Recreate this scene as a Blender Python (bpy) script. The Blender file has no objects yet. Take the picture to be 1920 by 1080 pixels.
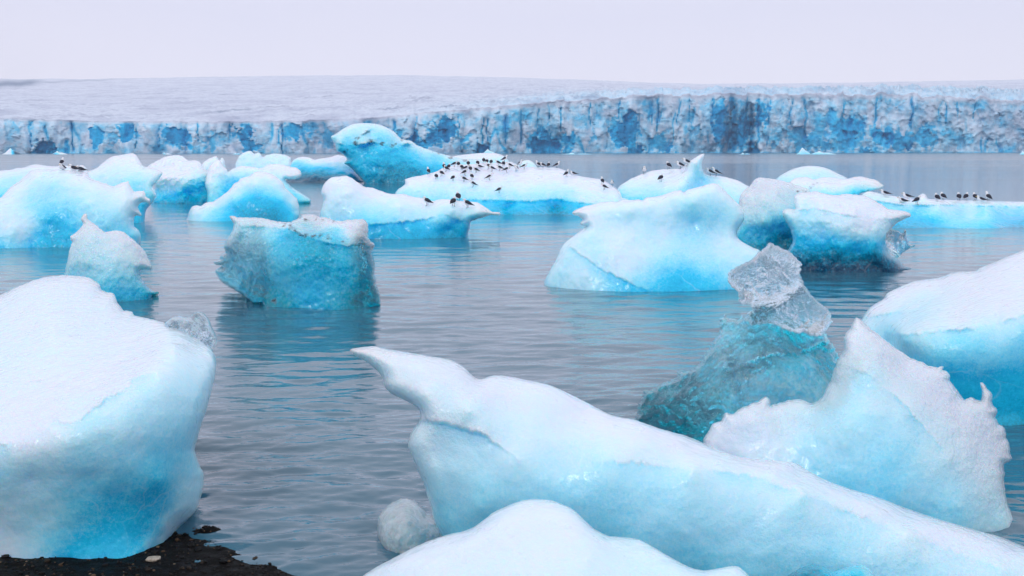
import bpy, math, random
import numpy as np
from mathutils import Vector, Matrix, geometry
from mathutils.bvhtree import BVHTree

S = bpy.context.scene
R = math.radians
random.seed(7)
COL = S.collection

# ---------------------------------------------------------------- camera
H = 3.0                                    # eye height above the lagoon
F = 40.0 / 36.0 * 1920                     # focal length in photo pixels
HOR = 281.0                                # horizon row of the photo
PITCH = math.atan((540 - HOR) / F)
cam_data = bpy.data.cameras.new('camera')
cam_data.lens = 40.0
cam_data.sensor_width = 36.0
cam_data.clip_start = 0.1
cam_data.clip_end = 30000
cam = bpy.data.objects.new('camera', cam_data)
COL.objects.link(cam)
cam.location = (0, 0, H)
cam.rotation_euler = (R(90) - PITCH, 0, 0)
S.camera = cam

# ---------------------------------------------------------------- sky and sun
SUN_EL, SUN_AZ = R(44), R(205)
W = bpy.data.worlds.new('World')
S.world = W
W.use_nodes = True
nt = W.node_tree
for n in list(nt.nodes):
    nt.nodes.remove(n)
wo = nt.nodes.new('ShaderNodeOutputWorld')
sky = nt.nodes.new('ShaderNodeTexSky')
sky.sky_type = 'NISHITA'
sky.sun_disc = False
sky.sun_elevation = SUN_EL
sky.sun_rotation = SUN_AZ
sky.dust_density = 3.0
bg = nt.nodes.new('ShaderNodeBackground')
bg.inputs['Strength'].default_value = 0.05
nt.links.new(sky.outputs[0], bg.inputs['Color'])
# the closed cloud deck in front of that sky: brighter overhead, pale lilac low down
tc = nt.nodes.new('ShaderNodeTexCoord')
sep = nt.nodes.new('ShaderNodeSeparateXYZ')
nt.links.new(tc.outputs['Generated'], sep.inputs[0])
cn = nt.nodes.new('ShaderNodeTexNoise')
cn.inputs['Scale'].default_value = 1.6
cn.inputs['Detail'].default_value = 4
nt.links.new(tc.outputs['Generated'], cn.inputs['Vector'])
ma = nt.nodes.new('ShaderNodeMath'); ma.operation = 'MULTIPLY_ADD'
ma.inputs[1].default_value = 0.16
nt.links.new(cn.outputs[0], ma.inputs[0])
nt.links.new(sep.outputs['Z'], ma.inputs[2])
cr = nt.nodes.new('ShaderNodeValToRGB')
cr.color_ramp.elements[0].position = 0.0
cr.color_ramp.elements[0].color = (0.80, 0.775, 0.87, 1)
cr.color_ramp.elements[1].position = 1.0
cr.color_ramp.elements[1].color = (0.84, 0.87, 0.97, 1)
for pos, c in ((0.07, (0.775, 0.755, 0.87)), (0.15, (0.69, 0.695, 0.85)), (0.5, (0.79, 0.82, 0.94))):
    e = cr.color_ramp.elements.new(pos + .05); e.color = (*c, 1)
nt.links.new(ma.outputs[0], cr.inputs[0])
bgc = nt.nodes.new('ShaderNodeBackground')
bgc.inputs['Strength'].default_value = 1.17
nt.links.new(cr.outputs[0], bgc.inputs['Color'])
mx = nt.nodes.new('ShaderNodeMixShader')
mx.inputs[0].default_value = 0.93
nt.links.new(bg.outputs[0], mx.inputs[1])
nt.links.new(bgc.outputs[0], mx.inputs[2])
nt.links.new(mx.outputs[0], wo.inputs['Surface'])

sd = bpy.data.lights.new('sun', 'SUN')
sd.energy = 0.75
sd.angle = R(14)
sd.color = (1.0, 0.97, 0.93)
sun = bpy.data.objects.new('sun', sd)
COL.objects.link(sun)
sv = Vector((math.cos(SUN_EL) * math.sin(SUN_AZ), math.cos(SUN_EL) * math.cos(SUN_AZ), math.sin(SUN_EL)))
sun.rotation_euler = sv.to_track_quat('Z', 'Y').to_euler()
sun.location = (0, 0, 60)

S.render.engine = 'CYCLES'
S.view_settings.view_transform = 'Standard'
S.view_settings.look = 'None'
S.view_settings.exposure = 0.0
S.view_settings.gamma = 1.0
S.view_settings.use_curve_mapping = False
S.cycles.use_denoising = True
S.cycles.max_bounces = 10
S.cycles.transmission_bounces = 8
S.cycles.volume_bounces = 2

# ---------------------------------------------------------------- helpers
CP, SP = math.cos(PITCH), math.sin(PITCH)

def rays(px, py):
    """slopes x/Y and z/Y of the sight line through a photo pixel"""
    a = (np.asarray(px, float) - 960) / F
    b = (np.asarray(py, float) - 540) / F
    dy = CP - b * SP
    dz = -SP - b * CP
    return a / dy, dz / dy

def water_y(py):
    return -H / float(rays(960, py)[1])

_rng = np.random.RandomState(11)
_perm = np.tile(_rng.permutation(256), 3)
_grad = _rng.normal(size=(256, 3))
_grad /= np.linalg.norm(_grad, axis=1)[:, None]

def perlin(p):
    p = np.asarray(p, float)
    i = np.floor(p).astype(int)
    f = p - i
    i &= 255
    u = f * f * f * (f * (f * 6 - 15) + 10)
    def g(dx, dy, dz):
        h = _perm[_perm[_perm[i[:, 0] + dx] + i[:, 1] + dy] + i[:, 2] + dz]
        v = _grad[h]
        return v[:, 0] * (f[:, 0] - dx) + v[:, 1] * (f[:, 1] - dy) + v[:, 2] * (f[:, 2] - dz)
    def lp(a, b, t): return a + t * (b - a)
    x0 = lp(lp(g(0, 0, 0), g(1, 0, 0), u[:, 0]), lp(g(0, 1, 0), g(1, 1, 0), u[:, 0]), u[:, 1])
    x1 = lp(lp(g(0, 0, 1), g(1, 0, 1), u[:, 0]), lp(g(0, 1, 1), g(1, 1, 1), u[:, 0]), u[:, 1])
    return lp(x0, x1, u[:, 2]) * 1.5

def fbm(p, octv=4, gain=0.5):
    p = np.asarray(p, float)
    r = np.zeros(len(p)); a = 1.0
    for k in range(octv):
        r += a * perlin(p * (2.03 ** k) + 17.3 * k)
        a *= gain
    return r

def ridged(p, octv=3):
    p = np.asarray(p, float)
    r = np.zeros(len(p)); a = 1.0
    for k in range(octv):
        r += a * (1 - 2 * np.abs(perlin(p * (2.1 ** k) + 9.1 * k)))
        a *= 0.5
    return r

def tag(o, label=None, cat=None, group=None, kind=None):
    if label: o['label'] = label
    if cat: o['category'] = cat
    if group: o['group'] = group
    if kind: o['kind'] = kind
    return o

def empty(name, loc):
    o = bpy.data.objects.new(name, None)
    COL.objects.link(o)
    o.location = loc
    o.empty_display_size = 0.2
    return o

def mesh_obj(name, V, Fc, mat, loc=(0, 0, 0), parent=None, attrs=None, smooth=True):
    """V in world space; the object's origin goes to loc"""
    V = np.asarray(V, float)
    me = bpy.data.meshes.new(name)
    me.from_pydata((V - np.array(loc)).tolist(), [], [list(map(int, f)) for f in Fc])
    if smooth:
        me.polygons.foreach_set('use_smooth', [True] * len(me.polygons))
    for k, a in (attrs or {}).items():
        at = me.attributes.new(k, 'FLOAT', 'POINT')
        at.data.foreach_set('value', np.asarray(a, np.float32))
    me.materials.append(mat)
    me.update()
    o = bpy.data.objects.new(name, me)
    COL.objects.link(o)
    o.location = loc
    if parent:
        o.parent = parent
        o.location = Vector(loc) - parent.location
    return o

# ---------------------------------------------------------------- materials
def new_mat(name):
    m = bpy.data.materials.new(name)
    m.use_nodes = True
    t = m.node_tree
    b = t.nodes['Principled BSDF']
    return m, t, b

class NT:
    def __init__(s, t): s.t = t
    def n(s, typ, **kw):
        nd = s.t.nodes.new(typ)
        for k, v in kw.items():
            if k in ('op', 'operation'): nd.operation = v
            else: setattr(nd, k, v)
        return nd
    def link(s, a, b): s.t.links.new(a, b)
    def val(s, sock, x):
        if hasattr(x, 'is_output') or isinstance(x, bpy.types.NodeSocket): s.link(x, sock)
        else: sock.default_value = x
    def math(s, op, a, b=0.0, c=0.0, clamp=False):
        nd = s.n('ShaderNodeMath', op=op); nd.use_clamp = clamp
        s.val(nd.inputs[0], a); s.val(nd.inputs[1], b); s.val(nd.inputs[2], c)
        return nd.outputs[0]
    def noise(s, scale, detail=3, vec=None, rough=0.55, dist=0.0):
        nd = s.n('ShaderNodeTexNoise')
        nd.inputs['Scale'].default_value = scale
        nd.inputs['Detail'].default_value = detail
        nd.inputs['Roughness'].default_value = rough
        nd.inputs['Distortion'].default_value = dist
        if vec is not None: s.link(vec, nd.inputs['Vector'])
        return nd.outputs[0]
    def vor(s, scale, vec=None, feature='F1'):
        nd = s.n('ShaderNodeTexVoronoi'); nd.feature = feature
        nd.inputs['Scale'].default_value = scale
        if vec is not None: s.link(vec, nd.inputs['Vector'])
        return nd.outputs[0]
    def attr(s, name):
        nd = s.n('ShaderNodeAttribute'); nd.attribute_name = name
        return nd.outputs['Fac']
    def coords(s, scale=None, which='Object'):
        o = s.n('ShaderNodeTexCoord').outputs[which]
        if scale is None: return o
        mp = s.n('ShaderNodeMapping'); mp.inputs['Scale'].default_value = scale
        s.link(o, mp.inputs['Vector'])
        return mp.outputs[0]
    def ramp(s, fac, stops):
        nd = s.n('ShaderNodeValToRGB')
        r = nd.color_ramp
        while len(r.elements) < len(stops): r.elements.new(0.5)
        for e, (p, c) in zip(r.elements, stops):
            e.position = p; e.color = (*c, 1) if len(c) == 3 else c
        s.link(fac, nd.inputs[0])
        return nd.outputs[0]
    def ramp_f(s, x, hi_at, lo_at):
        nd = s.n('ShaderNodeMapRange'); nd.clamp = True
        s.link(x, nd.inputs[0])
        nd.inputs[1].default_value = hi_at; nd.inputs[2].default_value = lo_at
        nd.inputs[3].default_value = 1.0; nd.inputs[4].default_value = 0.0
        return nd.outputs[0]
    def mix(s, fac, a, b):
        nd = s.n('ShaderNodeMix'); nd.data_type = 'RGBA'
        s.val(nd.inputs[0], fac)
        for sock, x in ((nd.inputs[6], a), (nd.inputs[7], b)):
            if isinstance(x, tuple): sock.default_value = (*x, 1)
            else: s.link(x, sock)
        return nd.outputs[2]
    def bump(s, height, strength, dist, normal=None):
        nd = s.n('ShaderNodeBump')
        s.val(nd.inputs['Strength'], strength)
        nd.inputs['Distance'].default_value = dist
        s.link(height, nd.inputs['Height'])
        if normal is not None: s.link(normal, nd.inputs['Normal'])
        return nd.outputs[0]

ICE_RAMP = [(0.0, (0.73, 0.80, 0.915)), (0.05, (0.66, 0.835, 0.945)), (0.14, (0.47, 0.805, 0.955)), (0.26, (0.23, 0.735, 0.945)),
            (0.40, (0.02, 0.62, 0.90)), (0.57, (0.0, 0.48, 0.74)), (0.74, (0.0, 0.27, 0.42)), (1.0, (0.002, 0.06, 0.13))]

def ice_material(name, grain=1.0):
    """bubbly white ice through dense blue ice, by the mesh's own 'blue', 'clear' and 'dirt' values; grain scales detail with the berg"""
    m, t, b = new_mat(name)
    g = NT(t)
    co = g.coords()
    n1 = g.noise(5.0 * grain, 5, co, 0.62, 0.4)
    n2 = g.noise(38.0 * grain, 3, co, 0.6)
    n3 = g.noise(1.3 * grain, 4, co, 0.6, 0.8)
    blue = g.attr('blue')
    clear = g.attr('clear')
    dirt = g.attr('dirt')
    crust = g.attr('crust')
    nf = g.noise(85 * grain, 2, co, 0.7)
    # the change from bubbly to clear ice is gritty: the grain bites hardest half way
    mid = g.math('MULTIPLY_ADD', blue, 0.55, 0.06, clamp=True)
    k = g.math('MULTIPLY_ADD', g.math('SUBTRACT', n1, 0.5), 0.30, g.math('MULTIPLY', g.math('SUBTRACT', n2, 0.5), 1.15))
    k = g.math('MULTIPLY_ADD', g.math('SUBTRACT', nf, 0.5), 0.9, k)
    k = g.math('MULTIPLY_ADD', k, mid, blue)
    k = g.math('MULTIPLY_ADD', g.math('SUBTRACT', n3, 0.5), 0.10, k)
    k = g.math('DIVIDE', k, 1.5, clamp=True)
    colr = g.ramp(k, ICE_RAMP)
    # air pockets and grit in the weathered crust
    pit = g.math('MULTIPLY', g.ramp_f(g.vor(24 * grain, co), .0, .30), g.math('MULTIPLY', g.math('MULTIPLY', crust, .22), g.math('SUBTRACT', 1.0, clear)))
    colr = g.mix(pit, colr, (0.45, 0.56, 0.70))
    dn = g.math('MULTIPLY_ADD', g.math('SUBTRACT', g.noise(16 * grain, 5, co, 0.75), 0.5), 3.2, g.math('MULTIPLY_ADD', dirt, 1.6, -0.8))
    dn = g.math('MULTIPLY', g.math('ADD', dn, 0.0, clamp=True), g.math('MULTIPLY', dirt, 6.0, clamp=True))
    colr = g.mix(dn, colr, (0.035, 0.032, 0.03))
    tr = g.math('MULTIPLY', g.math('MULTIPLY', clear, g.math('MULTIPLY_ADD', n1, 1.7, 0.35), clamp=True), g.math('SUBTRACT', 1.0, dn))
    gm = g.n('ShaderNodeGamma'); gm.inputs[1].default_value = 0.33
    g.link(colr, gm.inputs[0])
    colr = g.mix(tr, colr, gm.outputs[0])
    rough = g.math('MULTIPLY_ADD', n1, 0.4, 0.12)
    cl2 = g.math('MULTIPLY', clear, 1.3, clamp=True)
    rough = g.math('ADD', g.math('MULTIPLY', rough, g.math('SUBTRACT', 1.0, cl2)), g.math('MULTIPLY', cl2, 0.04))
    g.link(rough, b.inputs['Roughness'])
    b.inputs['IOR'].default_value = 1.31
    b.inputs['Subsurface Weight'].default_value = 0.7
    b.inputs['Subsurface Radius'].default_value = (0.25, 0.75, 1.0)
    b.inputs['Subsurface Scale'].default_value = 0.38 / grain
    g.link(tr, b.inputs['Transmission Weight'])
    # crystals on the surface, melt dimples below them
    v = g.vor(30 * grain, co)
    h = g.math('MULTIPLY_ADD', n2, 0.5, g.math('MULTIPLY', v, 0.45))
    # thin fracture veins inside the ice
    wv = g.n('ShaderNodeVectorMath', op='MULTIPLY_ADD')
    nz = g.n('ShaderNodeTexNoise'); nz.inputs['Scale'].default_value = 2.2 * grain; nz.inputs['Detail'].default_value = 3
    g.link(co, nz.inputs['Vector'])
    g.link(nz.outputs['Color'], wv.inputs[0]); wv.inputs[1].default_value = (.55 / grain,) * 3; g.link(co, wv.inputs[2])
    ve = g.vor(1.35 * grain, wv.outputs[0], 'DISTANCE_TO_EDGE')
    vein = g.math('MULTIPLY', g.ramp_f(ve, .0, .016), g.math('MULTIPLY', g.ramp_f(n3, .66, .46), .22))
    veined = g.mix(vein, colr, (.80, .90, .96))
    g.link(veined, b.inputs['Base Color'])
    # melt scallops
    scal = g.n('ShaderNodeTexVoronoi'); scal.feature = 'SMOOTH_F1'; scal.inputs['Scale'].default_value = 5.5 * grain
    scal.inputs['Smoothness'].default_value = .6
    g.link(wv.outputs[0], scal.inputs['Vector'])
    nb = g.bump(scal.outputs[0], 0.16, 0.06 / grain)
    nb = g.bump(n1, 0.16, 0.035 / grain, nb)
    # wet film with broken crystal facets
    fac = g.bump(g.vor(17 * grain, co), g.math('MULTIPLY_ADD', crust, .24, .02), 0.05 / grain, nb)
    b.inputs['Coat Weight'].default_value = 0.55
    b.inputs['Coat Roughness'].default_value = 0.07
    b.inputs['Coat IOR'].default_value = 1.33
    g.link(fac, b.inputs['Coat Normal'])
    nb = g.bump(h, g.math('MULTIPLY_ADD', crust, 0.6, 0.03), 0.03 / grain, nb)
    nb = g.bump(g.vor(75 * grain, co), g.math('MULTIPLY_ADD', crust, 0.8, 0.0), 0.008 / grain, nb)
    g.link(nb, b.inputs['Normal'])
    return m

ICE_NEAR = ice_material('ice_near', 1.0)
ICE_MID = ice_material('ice_mid', 0.42)
ICE_FAR = ice_material('ice_far', 0.2)

# ---------------------------------------------------------------- icebergs
def catmull(P, step):
    P = np.asarray(P, float)
    n = len(P); out = []
    for i in range(n):
        p0, p1, p2, p3 = P[i - 1], P[i], P[(i + 1) % n], P[(i + 2) % n]
        L = np.linalg.norm(p2 - p1)
        k = max(1, int(round(L / step)))
        for j in range(k):
            t = j / k
            # centripetal-ish: keep corners by shortening the tangents
            m1 = (p2 - p0) * 0.5; m2 = (p3 - p1) * 0.5
            for m in (m1, m2):
                l = np.linalg.norm(m)
                if l > L * 0.9: m *= L * 0.9 / l
            h00 = 2*t**3 - 3*t**2 + 1; h10 = t**3 - 2*t**2 + t; h01 = -2*t**3 + 3*t**2; h11 = t**3 - t**2
            out.append(h00*p1 + h10*m1 + h01*p2 + h11*m2)
    return np.array(out)

def seg_dist(P, Q):
    """distance of points P to the closed polyline Q"""
    A, B = Q, np.roll(Q, -1, 0)
    d = B - A
    L = (d ** 2).sum(1) + 1e-9
    out = np.empty(len(P))
    for s in range(0, len(P), 2000):
        p = P[s:s + 2000]
        w = p[:, None, :] - A[None]
        t = np.clip((w * d).sum(2) / L, 0, 1)
        out[s:s + 2000] = np.sqrt(((w - t[..., None] * d) ** 2).sum(2)).min(1)
    return out

def inside(P, Q):
    c = np.zeros(len(P), bool)
    x, y = P[:, 0], P[:, 1]
    for a, b in zip(Q, np.roll(Q, -1, 0)):
        m = (a[1] > y) != (b[1] > y)
        if m.any():
            xi = (b[0] - a[0]) * (y - a[1]) / (b[1] - a[1] + 1e-12) + a[0]
            c ^= m & (x < xi)
    return c

def rbf(C, vals, P, lam=16.0):
    C = np.asarray(C, float); vals = np.asarray(vals, float)
    n = len(C)
    K = np.linalg.norm(C[:, None] - C[None], axis=2)
    A = np.zeros((n + 3, n + 3))
    A[:n, :n] = K - np.eye(n) * lam
    A[:n, n] = 1; A[:n, n + 1:] = C / 200.0
    A[n:, :n] = A[:n, n:].T
    w = np.linalg.solve(A, np.concatenate([vals, [0, 0, 0]]))
    out = np.empty(len(P))
    for s in range(0, len(P), 4000):
        p = P[s:s + 4000]
        out[s:s + 4000] = np.linalg.norm(p[:, None] - C[None], axis=2) @ w[:n] + w[n] + (p / 200.0) @ w[n + 1:]
    return out

def shepard(C, vals, P, power=3.0):
    C = np.asarray(C, float); vals = np.asarray(vals, float)
    out = np.empty(len(P))
    for s in range(0, len(P), 4000):
        d = np.linalg.norm(P[s:s + 4000][:, None] - C[None], axis=2) + 3.0
        w = d ** -power
        out[s:s + 4000] = (w * vals).sum(1) / w.sum(1)
    return out

BVH = {}
def berg(name, label, poly, base, depth, blue, thick, res=4.0, rim=0.3, rim_px=None, jag=0.0, ledges=(), crust=0.25, rough=0.03, freq=1.5,
         clear=0.0, dirt=(), mat=None, group=None, parent=None, sharp=0.0, cat='iceberg', step=None, key=None, dirt_gain=1.0):
    yw = water_y(base)
    out = catmull(poly, step or res)
    if jag:
        seg = np.roll(out, -1, 0) - np.roll(out, 1, 0)
        nr = np.stack([seg[:, 1], -seg[:, 0]], 1)
        nr /= np.linalg.norm(nr, axis=1)[:, None] + 1e-9
        q = np.concatenate([out / (res * 3.5), np.full((len(out), 1), base * 0.37)], 1)
        out = out + nr * (jag * fbm(q, 3, 0.75))[:, None]
    lo, hi = out.min(0), out.max(0)
    gx, gy = np.meshgrid(np.arange(lo[0], hi[0], res), np.arange(lo[1], hi[1], res * 0.87))
    gx[1::2] += res / 2
    pts = np.stack([gx.ravel(), gy.ravel()], 1)
    pts += _rng.uniform(-res * .18, res * .18, pts.shape)
    pts = pts[inside(pts, out)]
    d = seg_dist(pts, out)
    keep = d > res * 0.45
    pts = pts[keep]
    n = len(out)
    allp = np.concatenate([out, pts])
    vs, es, fs, ov, oe, of = geometry.delaunay_2d_cdt([Vector(p) for p in allp], [], [list(range(n))], 1, 1e-5)
    P = np.array([tuple(v) for v in vs])
    bd = np.zeros(len(P), bool)
    for i, o in enumerate(ov):
        bd[i] = any(k < n for k in o) or len(o) == 0
    e = seg_dist(P, out); e[bd] = 0
    rp = rim_px or max(14.0, 0.22 * min(hi - lo))
    prof = np.sqrt(1 - (1 - np.clip(e / rp, 0, 1)) ** 2)
    C = [(x, y) for x, y, _ in depth]; O = [o for _, _, o in depth]
    off = rbf(C, O, P) if len(C) > 3 else np.zeros(len(P))
    sx, sz = rays(P[:, 0], P[:, 1])
    if isinstance(crust, (int, float)): cru = np.full(len(P), float(crust))
    else: cru = np.clip(rbf([(x, y) for x, y, _ in crust], [v for _, _, v in crust], P), 0, 1)
    # ledges: harder ice standing proud above a line across the face
    led = np.zeros(len(P)); under = np.zeros(len(P))
    for line, dl, wd in ledges:
        L = np.array(line, float)
        ly = np.interp(P[:, 0], L[:, 0], L[:, 1]) + wd * .13 * fbm(np.stack([P[:, 0] / (wd * .5), P[:, 0] * 0, P[:, 0] * 0 + base], 1), 4, .65)
        ab = ly - P[:, 1]
        ends = np.clip((P[:, 0] - L[0, 0]) / (wd * .7), 0, 1) * np.clip((L[-1, 0] - P[:, 0]) / (wd * .7), 0, 1)
        brk = np.clip(.62 + 1.1 * fbm(np.stack([P[:, 0] / (wd * 2.6), P[:, 0] * 0 + 7, P[:, 0] * 0 + base], 1), 3), 0.05, 1)
        ends = ends * brk
        q = np.exp(-np.clip(ab, 0, None) / wd) * np.clip(ab / (res * 1.2), 0, 1) * ends
        off = off - dl * q
        led = np.maximum(led, q)
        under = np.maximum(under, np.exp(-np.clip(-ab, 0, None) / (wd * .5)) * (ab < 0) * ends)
    cru = np.maximum(cru, led * .8)
    Y0 = yw + off
    pos = np.stack([sx * Y0, Y0, H + sz * Y0], 1)
    fade = np.clip(e / (res * 3), 0, 1)
    nz = fbm(pos * freq + base, 5, 0.52) * rough
    if sharp:
        nz -= np.abs(ridged(pos * freq * 2.3 + 5, 3)) * sharp
    nz -= cru ** 2 * rough * .22 * ridged(pos * freq * 5.5 + 50, 3)
    Yf = Y0 + rim * (1 - prof) + nz * fade
    Yb = Y0 + rim + thick * np.sqrt(1 - (1 - np.clip(e / (rp * 1.6), 0, 1)) ** 2) + (fbm(pos * freq * .7 + 31, 4) * rough * 2) * fade
    Yb = np.where(bd, Yf, Yb)
    Vf = np.stack([sx * Yf, Yf, H + sz * Yf], 1)
    Vb = np.stack([sx * Yb, Yb, H + sz * Yb], 1)
    idx = np.arange(len(P)); bi = idx.copy()
    inn = np.where(~bd)[0]
    bi[inn] = len(P) + np.arange(len(inn))
    V = np.concatenate([Vf, Vb[inn]])
    T = np.array([f for f in fs if len(f) == 3])
    a = P[T]
    area = (a[:, 1, 0]-a[:, 0, 0])*(a[:, 2, 1]-a[:, 0, 1]) - (a[:, 1, 1]-a[:, 0, 1])*(a[:, 2, 0]-a[:, 0, 0])
    T = np.where((area > 0)[:, None], T[:, ::-1], T)      # front faces look at the viewer's side
    T2 = bi[T][:, ::-1]
    same = (T == bi[T]).all(1)
    faces = np.concatenate([T, T2[~same]])
    # the ice's own blue zones, some crease shadow painted in with them
    warp = np.stack([fbm(pos * freq * 1.1 + 3, 4, 0.6), fbm(pos * freq * 1.1 + 40, 4, 0.6)], 1) * (hi - lo).min() * 0.05
    Pw = P + warp
    bl = np.clip(rbf([(x, y) for x, y, _ in blue], [v for _, _, v in blue], Pw, 14.0), 0, 1.5)
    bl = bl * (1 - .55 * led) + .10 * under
    if isinstance(clear, (int, float)): cl = np.full(len(P), float(clear))
    else: cl = shepard([(x, y) for x, y, _ in clear], [v for _, _, v in clear], Pw)
    cl = np.maximum(cl, .28 * np.exp(-e / (res * 1.6)) * np.clip(cru * 1.5 - .3, 0, 1))
    dr = np.zeros(len(P))
    for x, y, r in dirt:
        dr = np.maximum(dr, np.exp(-((Pw[:, 0] - x) ** 2 + ((Pw[:, 1] - y) * 1.3) ** 2) / (r * r)) * dirt_gain)
    full = lambda q: np.concatenate([q, q[inn]])
    cx = float(np.mean(V[:, 0]))
    loc = (cx, yw + thick * 0.4, 0.0)
    o = mesh_obj(name, V, faces, mat or ICE_MID, loc, parent, {'blue': full(bl), 'clear': full(cl), 'dirt': full(dr), 'crust': full(cru)})
    if not parent:
        tag(o, label, cat, group)
    elif label:
        o['label'] = label
    if key:
        BVH[key] = BVHTree.FromPolygons([Vector(v) for v in V], [tuple(map(int, f)) for f in faces])
    return o

# ================================================================ glacier
def pl(xs, pts):
    a = np.array(pts, float)
    return np.interp(xs, a[:, 0], a[:, 1])

def build_glacier():
    px = np.arange(-420, 2340, 2.4)
    nc = len(px)
    Yc = pl(px, [(-420, 930), (0, 950), (900, 980), (1920, 1250), (2340, 1330)])
    top = pl(px, [(-420, 228), (0, 221), (150, 227), (400, 229), (560, 227), (700, 222), (800, 212), (900, 204), (1000, 196),
                  (1100, 187), (1200, 181), (1350, 178), (1500, 178), (1650, 179), (1750, 182), (1920, 190), (2340, 200)])
    rdg = pl(px, [(-420, 153), (0, 151), (200, 151), (350, 148), (550, 145), (750, 144), (900, 147), (1050, 151), (1200, 157),
                  (1300, 160), (1500, 159), (1700, 156), (1920, 152), (2340, 146)])
    crush = pl(px, [(-420, .15), (600, .15), (800, .5), (1000, .9), (1300, 1.0), (1600, 1.8), (1920, 2.2), (2340, 2.2)])
    q1 = np.stack([px / 26, px * 0, px * 0], 1)
    top = top + perlin(q1) * 1.5 * (0.5 + crush) + perlin(q1 * 3.7 + 4) * 1.3 * (0.3 + crush)
    tw = np.cumsum(np.random.RandomState(9).uniform(5, 20, 400)) - 440          # uneven towers along the crest
    th = np.random.RandomState(10).normal(0, 1, 400)
    ti = np.clip(np.searchsorted(tw, px + 2 * perlin(q1 * 5)), 0, 399)
    top = top + np.clip(th[ti], -1.5, 1.5) * (.25 + 1.3 * np.clip(crush, 0, 1.3))
    sx, _ = rays(px, 281)
    rows = []; blue = []; dirt = []; cap = []  # dirt holds moraine streaks plus painted shade of clefts, caves and crevasses
    # grooves: px, half width px, depth m, rows from..to of the cliff (0 foot, 1 top)
    grooves = [(137, 3, 9, .1, 1), (125, 7, 7, 0, .45), (257, 2, 6, .2, 1), (372, 2, 6, .3, 1), (430, 2, 5, .4, 1), (531, 1.6, 8, 0, .9),
               (524, 1.6, 5, .3, .8), (740, 3, 6, .3, .9), (905, 2.5, 6, .2, .8), (913, 2, 6, .25, .8), (948, 4, 8, .2, .8), (976, 3, 10, .2, .9), (1008, 2, 7, .3, .9),
               (1030, 2, 6, .3, .8), (1052, 2, 6, .4, .9), (1232, 3, 10, .35, 1), (1222, 2, 6, .5, .9), (1270, 2, 6, .5, 1), (1292, 2, 6, .5, 1),
               (1334, 3, 8, .3, .95), (1372, 9, 14, .02, .97), (1364, 4, 10, .0, .5), (1398, 4, 11, .1, .9), (1409, 5, 12, 0, .8), (1421, 3, 9, .1, .95),
               (1481, 2, 6, .4, 1), (1508, 3, 8, .3, .9), (1578, 3, 7, .4, .9), (1638, 2.5, 8, .45, 1), (1707, 4, 14, .4, 1), (1770, 2.5, 7, .5, .9), (1792, 2, 6, .6, 1),
               (1822, 2, 6, .6, 1), (1440, 2, 5, .5, 1), (1160, 2, 5, .4, 1), (1105, 2, 5, .5, 1), (860, 2, 5, .3, .9), (300, 1.6, 4, .2, .9), (60, 1.6, 4, .3, 1), (470, 2, 4, 0, .7)]
    # caves and dark hollows at the water: px, py, rx, ry, depth
    caves = [(82, 284, 22, 20, 9), (1022, 287, 26, 32, 8), (905, 287, 14, 12, 4), (1190, 284, 18, 12, 4), (1411, 285, 14, 13, 9), (775, 268, 14, 18, 6), (1250, 284, 10, 8, 3), (1630, 284, 16, 7, 5), (722, 284, 10, 14, 5)]
    # patches where the fresh blue ice shows: px, py, rx, ry, amount
    patch = [(25, 240, 24, 14, .4), (181, 255, 16, 22, .75), (214, 258, 18, 20, .5), (238, 252, 26, 20, .8), (332, 254, 30, 24, .95), (395, 262, 20, 18, .55), (455, 252, 22, 24, 1.0), (470, 275, 20, 14, .8),
             (418, 262, 14, 14, .45), (545, 250, 24, 22, .7), (575, 245, 26, 18, .6), (610, 262, 20, 20, .55), (720, 250, 18, 14, .6), (740, 265, 20, 22, .6), (835, 246, 26, 26, 1.0), (812, 262, 22, 20, .85), (790, 270, 20, 18, .7), (868, 262, 16, 20, .6),
             (1020, 265, 34, 26, .95), (1066, 265, 20, 20, .8), (1172, 246, 26, 32, 1.0), (1150, 240, 14, 18, .6), (1110, 268, 20, 18, .5), (1235, 268, 24, 18, .6), (1060, 205, 60, 12, .3),
             (1300, 255, 22, 22, .5), (1350, 230, 18, 46, .9), (1390, 245, 24, 40, .9), (1425, 215, 12, 36, .8), (1452, 262, 16, 24, .5), (1480, 250, 20, 24, .6), (1510, 262, 30, 26, .6), (1535, 240, 18, 30, .55), (1560, 225, 20, 30, .6),
             (1590, 245, 38, 30, .85), (1650, 255, 30, 22, .75), (1690, 262, 30, 22, .7), (1735, 255, 26, 24, .65), (1790, 260, 30, 22, .45), (1610, 225, 40, 14, .45), (1330, 205, 30, 30, .4), (1440, 200, 40, 26, .4), (1700, 272, 80, 10, .6), (1560, 275, 60, 10, .6), (1850, 270, 50, 12, .3)]
    dark = [(1368, 240, 14, 50, .9), (1405, 235, 14, 48, .7), (1330, 262, 50, 10, .5), (1300, 275, 60, 6, .5), (1215, 255, 24, 10, .3), (1340, 278, 36, 8, .7), (960, 258, 40, 5, .35), (285, 262, 14, 26, .3), (125, 270, 10, 20, .4), (1035, 245, 30, 4, .3), (880, 280, 60, 5, .4)]  # dark clefts and streaks of the wall, cleft shade painted as colour
    NR = 90
    rgc = np.random.RandomState(21)
    ns = 1700
    cs = np.stack([rgc.uniform(-440, 2360, ns), rgc.uniform(140, 300, ns)], 1)      # fracture blocks of the wall
    coff = rgc.normal(0, 1.0, ns); ctx = rgc.normal(0, .11, ns); cty = rgc.normal(0, .07, ns); cbl = rgc.uniform(-1, 1, ns)
    ylow = 281 + H / Yc * F + 3
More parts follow.
